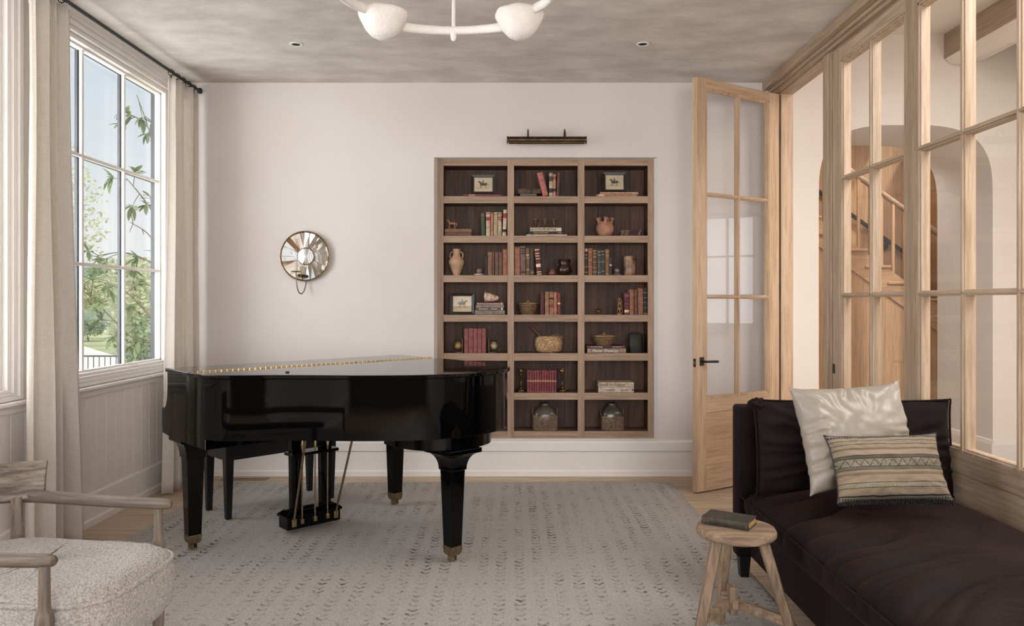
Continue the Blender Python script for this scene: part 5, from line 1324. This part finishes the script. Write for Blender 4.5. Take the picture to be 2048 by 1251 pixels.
plain('globe_gold', '#8a7042', .4, .3, var=.4, vs=30); plain('globe_pale', '#9a8a68', .45, .15, var=.4, vs=30)
globe_end('small brass globe bookend on a wooden stand, left of the five red books', 923.5, -1, 'globe_gold')
globe_end('small pale globe bookend on a wooden stand, right of the five red books', 978.5, 1, 'globe_pale')
plain('jute', '#a88763', .9, var=.3, vs=70)
o = thing('twine_ball', 'large ball of jute twine with a wooden dowel stuck in it, middle column', 'twine ball', (cx_(1098.5), YC + .105, F[4] + .0005))
m = MB(); pr = [(0, .0), (.070, .0), (.096, .014), (.107, .050), (.108, .085), (.100, .115), (.086, .130), (.060, .132), (0, .118)]
m.lathe(pr, 40); m.build('core', 'jute', o, smooth=60)
m = MB()
def wrap(th, tilt, off, n=40):
    pts = []
    for k in range(n + 1):
        a = 2 * pi * k / n; p = V((cos(a), sin(a), 0)); p = Matrix.Rotation(tilt, 3, 'Y') @ p; p = Matrix.Rotation(th, 3, 'Z') @ p
        zz = .066 + p.z * .063 + off; zz = min(max(zz, .003), .130)
        # radius of the core at this height
        rr = .100
        for (ra, za), (rb, zb) in zip(pr[1:7], pr[2:8]):
            if za <= zz <= zb: rr = ra + (rb - ra) * (zz - za) / max(1e-6, zb - za)
        h = math.hypot(p.x, p.y); ang = math.atan2(p.y, p.x)
        pts.append(((rr + .0008) * cos(ang), (rr + .0008) * sin(ang), zz))
    return pts
for k in range(46): m.tube(wrap(-1.2 + k * .045 if k < 26 else 1.6 + (k - 26) * .06, .95 if k < 26 else 1.15, 0), .0022, 5, cap=False)
m.build('windings', 'jute', o, smooth=60, kind='stuff')
MB().tube([(-.142, .0, .208), (-.05, 0, .112)], [.010, .009], 12).build('dowel', 'reddish_wood', o, smooth=50)
MB().tube(catmull([(.005, -.085, .128), (.03, -.06, .139), (.07, -.03, .142), (.098, -.02, .130), (.112, -.03, .112)], 6), .0020, 6).build('loose_strand', 'jute', o)
MB().tube(catmull([(-.07, -.088, .120), (-.045, -.104, .085), (.0, -.112, .045), (.012, -.109, .012), (.02, -.111, .002)], 6), .0020, 6).build('loose_strand', 'cane', o)
z = flat('grey art book titled Master Drawings, lowest under the round basket', 1175, 1252, 0, 9.4, F[4], '#7d6a58', [(.0, .08, '#8d7a66'), (.85, 1.0, '#8d7662')], D=.18, text=[('Master Drawings', .030, .46, 'ink_white', .25, 1.0)])
z = flat('dark red book with pale lettering, on top of the grey art book', 1174, 1250, 0, 5.6, z, '#4a2330', [(.0, .07, '#6a3433'), (.93, 1.0, '#6a3433')], D=.17, text=[('THE KINGS OF JAZZ', .011, .25, 'ink_white'), ('PHOTOGRAPHY', .010, .80, 'ink_white')])
basket('round coiled basket with a knobbed lid on the dark red book, fifth row, right cubby', 'coil_basket', cx_(1211), YC + .10, z, [(.058, 0), (.074, .016), (.088, .042), (.092, .062), (.094, .070)], .096, 8)
plain('rusty_black', '#23201c', .6, .3, var=.4, vs=14)
o = thing('metal_bell', 'dark metal cowbell shaped canister with a wire handle, fifth row, right cubby', 'canister', (cx_(1274.5), YC + .085, F[4] + .0005))
def rr_(w, d, z, n=20): return [((abs(cos(2 * pi * k / n)) ** .5) * (1 if cos(2 * pi * k / n) > 0 else -1) * w, (abs(sin(2 * pi * k / n)) ** .5) * (1 if sin(2 * pi * k / n) > 0 else -1) * d, z) for k in range(n)]
MB().loft([rr_(.056, .044, 0), rr_(.058, .045, .004), rr_(.054, .042, .14), rr_(.050, .039, .150), rr_(.046, .036, .152)]).build('body', 'rusty_black', o, smooth=40)
MB().tube([(-.034, 0, .150), (-.032, 0, .163), (.032, 0, .163), (.034, 0, .150)], .003, 8).build('handle', 'rusty_black', o)
# row 6
plain('antique_brass', '#6d5738', .35, .8, var=.35, vs=25)
cs = None
for i, px in enumerate((1042.2, 1125.2)):
    o = thing('candlestick', ['brass candlestick standing left of the small red books', 'brass candlestick standing right of the small red books'][i], 'candlestick', (cx_(px), YC + .055, F[5] + .0005), group='pair of brass candlesticks')
    if cs is None:
        cs = [MB().lathe([(0, 0), (.043, 0), (.044, .006), (.040, .010), (.034, .012), (.032, .017), (.020, .022), (.013, .030), (0, .030)], 32).mesh('base', 'antique_brass', 40),
              MB().lathe([(0, .030), (.012, .030), (.009, .036), (.0075, .048), (.0105, .053), (.0075, .058), (.0065, .090), (.0085, .128), (.012, .135), (.007, .140), (.007, .148), (0, .148)], 20).mesh('stem', 'antique_brass', 40),
              MB().lathe([(0, .148), (.010, .148), (.019, .156), (.021, .166), (.018, .176), (.021, .182), (.022, .186), (.017, .186), (.014, .17), (0, .168)], 24).mesh('candle_cup', 'antique_brass', 40)]
    for me in cs: inst(me, me.name.split('.')[0], o)
n_ = 12; x0 = 1054.2; w_ = (1113.5 - x0) / n_
ords = ['first', 'second', 'third', 'fourth', 'fifth', 'sixth', 'seventh', 'eighth', 'ninth', 'tenth', 'eleventh', 'last']
for i in range(n_):
    book('small crimson book with a pale spine spot, %s from the left between the candlesticks' % ords[i], x0 + i * w_, x0 + (i + 1) * w_ - .45, 740 + (i * 7 % 3) * .4, 6, ['#733439', '#7a383c', '#6a2f35'][i % 3], [(.49, .56, '#b08a66'), (.93, .95, '#8a4a44'), (.02, .05, '#8a5448')], group='set of small crimson books between the candlesticks', D=.10)
z = flat('pale book lying lowest in the sixth row, right cubby', 1197.5, 1268, 0, 10.5, F[5], '#b5a598', D=.19, rz=0, text=[('wonderland', .014, .33, 'ink', .2), ('photographs', .012, .72, 'ink', .2), ('\u25a0', .016, .965, 'ink')])
z = flat('cream book titled THEO TOPLASSE lying on the other, sixth row, right cubby', 1197, 1268, 0, 9.8, z, '#b7a48c', D=.19, rz=0, text=[('THEO TOPLASSE', .026, .38, 'bronze', 0, 1.1), ('u', .016, .94, 'ink')])
# row 7: glass demijohns in wicker
glass_dark = plain('demijohn_glass', '#4b443b', .2, var=.25, vs=10)
for i, (px, w) in enumerate(((1091, .098), (1227.5, .090))):
    o = thing('demijohn', ['grey glass demijohn in a square wicker jacket, bottom row, middle cubby', 'darker glass demijohn in a lower wicker jacket, bottom row, right cubby'][i], 'demijohn', (cx_(px), YC + .11, F[6] + .0005), group='wicker covered demijohns')
    k = w / .098; hw_ = .115 if i == 0 else .11
    MB().loft([rr_(.088 * k, .082 * k, .004), rr_(.092 * k, .084 * k, .06), rr_(.092 * k, .084 * k, .125), rr_(.080 * k, .074 * k, .150), rr_(.055 * k, .050 * k, .176), rr_(.033 * k, .033 * k, .190), rr_(.032 * k, .032 * k, .200), rr_(.036 * k, .036 * k, .202), rr_(.036 * k, .036 * k, .210), rr_(.030 * k, .030 * k, .211)]).build('bottle', 'demijohn_glass', o, smooth=50)
    m = MB(); nn = 56
    for q in range(13):
        z_ = .004 + q * hw_ / 13
        m.tube([(p[0] * (1.035 + .02 * (1 if (j + q) % 2 else -1)), p[1] * (1.035 + .02 * (1 if (j + q) % 2 else -1)), z_) for j, p in enumerate(rr_(.094 * k, .086 * k, 0, nn) + rr_(.094 * k, .086 * k, 0, nn)[:1])], .0030, 5, cap=False)
    m.build('wicker_weave', 'wicker', o, smooth=60, kind='stuff')
    m = MB()
    for j, p in enumerate(rr_(.096 * k, .088 * k, 0, 28)): m.tube([(p[0], p[1], 0), (p[0] * 1.01, p[1] * 1.01, hw_ + (.004 if i == 0 else .0))], .0028, 5)
    m.build('wicker_stakes', 'wicker', o, smooth=60, kind='stuff')
    for s_ in (-1, 1): MB().tube(catmull([(s_ * .094 * k, -.01, hw_ * .95), (s_ * .100 * k, 0, hw_ + .025), (s_ * .094 * k, 0, hw_ + .055), (s_ * .097 * k, .01, hw_ + .01)], 5), .0028, 6).build('wicker_handle', 'wicker', o)
# ================================================================ OUTDOORS
def ground_z(x, y): 
    d = math.hypot(x, y); return -.62 - 1.0 * max(0, min(1, (d - 22) / 40)) 
t = NT('lawn'); b_ = t.bsdf(Roughness=.95); nz = t.n('TexNoise', Scale=.12, Detail=5.0); t.l(t.coords((1, 1, 1), False), nz.inputs['Vector'])
t.l(t.ramp(nz.outputs[0], [(.38, '#8f9c6a'), (.62, '#c6c49a')]), b_.inputs['Base Color']); MATS['lawn'] = t.m
def treemat(name, c1, c2, tl=.35):
    t = NT(name); d = t.n('BsdfDiffuse'); tr = t.n('BsdfTranslucent'); m = t.n('MixShader'); m.inputs[0].default_value = tl
    nz = t.n('TexNoise', Scale=.7, Detail=4.0); t.l(t.coords(), nz.inputs['Vector']); c = t.ramp(nz.outputs[0], [(.35, c1), (.65, c2)])
    t.l(c, d.inputs[0]); t.l(c, tr.inputs[0]); t.l(d.outputs[0], m.inputs[1]); t.l(tr.outputs[0], m.inputs[2]); t.l(m.outputs[0], t.out.inputs[0]); MATS[name] = t.m
treemat('leaves_pale', '#cfd2b0', '#e6e6cc'); treemat('leaves_mid', '#93a57d', '#bcc7a2'); treemat('leaves_blue', '#8fa38e', '#b2c1a9'); treemat('leaves_big', '#7a9066', '#a5b28a', .25)  # haze is put into these leaf colours, faded paler and greyer
plain('bark', '#7c7263', .9, var=.2); plain('paving', '#e6e2da', .9, var=.03)
gm = MB()
def gf(u, v):
    x = -170 + 185 * u; y = -2 + 172 * v
    x = min(x, -2.9 if y < 9.6 else 20); return (x, y, ground_z(x, y))
gm.grid(gf, 60, 60); o = gm.build('lawn', 'lawn', None, smooth=80); tag(o, 'sunlit lawn outside the left windows', 'lawn', kind='structure')
hm_ = MB()
def hf(u, v):
    x = -260 + 330 * u; y = 105 + 60 * v; r = max(0, 1 - abs(v - .5) * 2)
    z = -2 + (8.5 + 3.5 * noise.noise((x * .02, 0, 0)) + 1.2 * noise.noise((x * .11, y * .1, 0)) + .7 * noise.noise((x * .4, y * .4, 3))) * sin(pi * min(1, v * 1.1)) ** .6
    return (x, y, z)
hm_.grid(hf, 220, 24); o = hm_.build('hill', 'leaves_blue', None, smooth=80); tag(o, 'low wooded hill on the horizon beyond the lawn', 'hill', kind='structure')
MB().prism([(-60, 33), (-60, 13), (-4.6, 13), (-4.6, 14.2), (-18.9, 33)], -.60, -.55).build('terrace', 'paving', None)
tag(bpy.data.objects['terrace'], 'white sunlit paved terrace outside the window', 'terrace', kind='structure')
rl = thing('railing', 'thin black iron balcony railing outside the far left window', 'railing', (-8, 12, -.55))
MB().box(-6, 3.0, -.018, .018, 1.035, 1.06).build('top_rail', 'rail_grey' if 'rail_grey' in MATS else (plain('rail_grey', '#6d757b', .6) and 'rail_grey'), rl)
MB().box(-6, 3.0, -.012, .012, .08, .10).build('bottom_rail', 'rail_grey', rl)
bal = MB().box(-.005, .005, -.005, .005, 0, 1.04).mesh('baluster', 'rail_grey')
for k in range(100): inst(bal, 'baluster', rl, (-6 + k * .09, 0, 0))
def crown(rnd, c, r, n, s, flat=1.0):
    """scattered leaf cards over a few blobs"""
    m = MB(); blobs = [(V((rnd.gauss(0, .42) * r, rnd.gauss(0, .42) * r, rnd.uniform(-.35, .55) * r * flat)), r * rnd.uniform(.35, .6)) for _ in range(11)]
    vs = []; fs = []
    for i in range(n):
        bc, br = blobs[i % len(blobs)]; d = V((rnd.gauss(0, 1), rnd.gauss(0, 1), rnd.gauss(0, 1))).normalized() * br * rnd.uniform(.75, 1.05)
        p = V(c) + bc + V((d.x, d.y, d.z * flat)); a = V((rnd.gauss(0, 1), rnd.gauss(0, 1), rnd.gauss(0, .6))).normalized(); b = a.cross(V((rnd.gauss(0, 1), rnd.gauss(0, 1), rnd.gauss(0, 1)))).normalized()
        k = len(vs); vs += [p - a * s, p + b * s * .5, p + a * s, p - b * s * .5]; fs.append((k, k + 1, k + 2, k + 3))
    return m.add(vs, fs)
def tree(name, label, x, y, h, r, mat, n=2600, s=.16, trunk=.35, flat=.8, seed=1, group=None):
    rnd = random.Random(seed); z = ground_z(x, y); o = thing(name, label, 'tree', (x, y, z), group=group)
    m = MB(); m.tube([(0, 0, -.2), (.05, 0, h * trunk * .6), (-.1, .1, h * trunk + r * .3)], [.05 * h / 2, .035 * h / 2, .02 * h / 2], 8)
    for k in range(4):
        a = rnd.uniform(0, 6.28); m.tube([(0, 0, h * trunk * (.5 + .12 * k)), (cos(a) * r * .4, sin(a) * r * .4, h * trunk + r * .4), (cos(a) * r * .6, sin(a) * r * .6, h * trunk + r * .8)], [.018 * h / 2, .012 * h / 2, .005], 6)
    m.build('trunk', 'bark', o, smooth=60)
    f = crown(rnd, (0, 0, h * trunk + (h - h * trunk) * .5), r, n, s, flat).build('foliage', mat, o); f['kind'] = 'stuff'
G = 'trees beyond the terrace'
tree('shade_tree', 'pale green spreading tree with a forked trunk in the middle of the lawn', -50.5, 92, 6.2, 3.4, 'leaves_pale', 3600, .22, .28, .7, 3, G)
tree('shade_tree', 'bushy green tree on the lawn just right of the spreading tree', -40, 84, 7.0, 3.4, 'leaves_mid', 3000, .22, .22, .8, 4, G)
tree('shade_tree', 'pale tree at the left edge of the lawn view, partly behind the curtain', -59, 84, 8.5, 4.0, 'leaves_pale', 3000, .24, .2, .85, 5, G)
tree('tall_tree', 'tall faint yellow-green tree rising left behind the first bars of the window', -21.6, 35.2, 10.6, 2.2, 'leaves_pale', 1500, .13, .3, 1.7, 8, G)
tree('round_bush', 'round dark green bush on the lawn, leftmost', -32.3, 57, 1.9, 1.2, 'leaves_blue', 1500, .12, .1, .7, 6, G)
tree('round_bush', 'low bush on the lawn beside the terrace edge', -27.5, 54, 1.6, 1.0, 'leaves_mid', 1200, .12, .1, .6, 7, G)
for i, (x, y, h, r, mt) in enumerate(((-71, 110, 10, 4.5, 'leaves_blue'), (-61, 114, 9, 5, 'leaves_mid'), (-50, 118, 10, 5, 'leaves_blue'), (-61.5, 100, 6, 3.2, 'leaves_pale'), (-42, 104, 8, 4.5, 'leaves_mid'), (-83, 114, 11, 5, 'leaves_mid'))):
    tree('background_tree', ['dark tree at the far left of the tree line', 'mid green tree in the tree line behind the lawn, second from the left', 'large blue-green tree in the middle of the tree line', 'low pale tree at the foot of the tree line', 'green tree at the right of the tree line', 'tall green tree at the very end of the tree line'][i], x, y, h, r, mt, 1500, .36, .2, .75, 20 + i, 'distant tree line')
# magnolia right outside the window, big leaves in whorls
mg = thing('magnolia', 'magnolia tree with large glossy leaves just outside the far left window', 'tree', (-4.22, 9.5, ground_z(-4.22, 9.5)))
z0 = mg.location.z
def leafmesh(L, w, bend, seed):
    rnd = random.Random(seed); m = MB(); vs = []; fs = []; n = 6
    for k in range(n + 1):
        t = k / n; ww = w * (sin(pi * t ** .85) ** .8) * .5 + .0005; z = bend * t * t
        vs += [(L * t, -ww, z + ww * .25), (L * t, 0, z), (L * t, ww, z + ww * .25)]
    for k in range(n): 
        a = k * 3; fs += [(a, a + 3, a + 4, a + 1), (a + 1, a + 4, a + 5, a + 2)]
    return m.add(vs, fs).mesh('leaf', 'leaves_big', 60)
LM = [leafmesh(.17, .062, -.03, 1), leafmesh(.14, .055, -.055, 2), leafmesh(.19, .066, -.05, 3), leafmesh(.12, .05, .0, 4)]
rnd = random.Random(12)
BR = [[(x * .68 + .0, y, z) for x, y, z in P_] for P_ in [  # main limbs in the tree's own coordinates
 [(0.0, .3, .0), (.1, .2, 1.0), (.0, .1, 2.2), (-.2, 0, 3.2), (-.35, 0, 4.0)],
 [(.0, .1, 2.2), (-.45, .0, 2.45), (-1.0, -.05, 2.6), (-1.5, -.1, 2.55)],
 [(.0, .1, 1.6), (-.45, .0, 1.75), (-.95, -.05, 2.1), (-1.45, -.1, 2.25)],
 [(.1, .2, 1.3), (-.3, .1, 1.45), (-.8, .0, 1.5), (-1.3, 0, 1.8), (-1.75, -.1, 2.15)],
 [(.0, .1, 2.8), (-.4, 0, 3.05), (-.75, 0, 3.35), (-1.0, 0, 3.55)],
 [(-.1, .1, 3.0), (-.35, 0, 3.5), (-.55, 0, 4.1), (-.8, 0, 4.6)],
 [(-.2, 0, 3.6), (-.6, 0, 4.2), (-.95, 0, 4.35)],
 [(.1, .2, .8), (-.4, .1, 1.0), (-.9, .05, .95), (-1.3, 0, 1.1)],
 [(.1, .2, .6), (-.5, .1, .62), (-1.0, 0, .55), (-1.5, 0, .7)],
 [(.1, .3, .4), (-.3, .1, .35), (-.8, 0, .2)],
 [(.0, .1, 2.0), (-.35, .2, 2.3), (-.6, .1, 2.8), (-1.0, .1, 3.0)]]]
tips = []
for bi, P in enumerate(BR):
    pts = catmull(P, 5); r0 = .055 if bi == 0 else .016
    MB().tube(pts, [r0 * (1 - .75 * i / (len(pts) - 1)) for i in range(len(pts))], 7).build('branch', 'bark', mg, smooth=60)
    if bi == 0: tips += [(pts[-1], (pts[-1] - pts[-3]).normalized())]; continue
    for i in range(6, len(pts), 2 if bi != 1 else 2):
        d = (pts[i] - pts[i - 1]).normalized()
        if i == len(pts) - 1: tips.append((pts[i], d)); continue
        for _ in range(1 if rnd.random() < .85 else 2):
            sd = V((rnd.gauss(-.4, .5), rnd.gauss(0, .5), rnd.gauss(.15, .7))).normalized(); e = pts[i] + sd * rnd.uniform(.12, .26)
            MB().tube([pts[i], pts[i].lerp(e, .5) + V((0, 0, .01)), e], [.006, .005, .003], 5).build('twig', 'bark', mg, smooth=60); tips.append((e, sd))
nl = 0
for (p, d) in tips:
    for k in range(rnd.randint(5, 8)):
        if nl >= 298: break
        a = 2 * pi * k / 6.5 + rnd.uniform(-.3, .3); up = d.orthogonal().normalized(); q = (Matrix.Rotation(a, 3, d) @ up) * .85 + d * rnd.uniform(.15, .8) + V((0, 0, -.1)); q.normalize()
        M3 = q.to_track_quat('X', 'Z').to_euler(); inst(LM[rnd.randrange(4)], 'leaf', mg, p - d * rnd.uniform(0, .05), M3, [rnd.uniform(.75, 1.15)] * 3); nl += 1
def shrub(name, label, x, y, r, h, n, mat, seed, s=.05):
    rnd = random.Random(seed); o = thing(name, label, 'shrub', (x, y, ground_z(x, y)), group='shrubs under the window')
    m = MB()
    for k in range(7): 
        a = rnd.uniform(0, 6.28); m.tube([(0, 0, -.1), (cos(a) * r * .3, sin(a) * r * .3, h * .5), (cos(a) * r * .6, sin(a) * r * .6, h * .85)], [.02, .012, .004], 6)
    m.build('stems', 'bark', o, smooth=60)
    f = crown(rnd, (0, 0, h * .58), r, n, s, h / r * .5).build('foliage', mat, o); f['kind'] = 'stuff'
shrub('leafy_shrub', 'dense leafy shrub outside, low at the right end of the far left window', -6.05, 13.3, .62, 1.75, 3600, 'leaves_mid', 31, .06)
shrub('leafy_shrub', 'dark leafy shrub outside, behind the railing', -7.0, 15.2, .8, 1.7, 3200, 'leaves_mid', 33, .06)
shrub('leafy_shrub', 'pale blossoming shrub outside, behind the dense leafy shrub', -9.0, 18.5, 1.2, 3.0, 5000, 'leaves_pale', 35, .07)
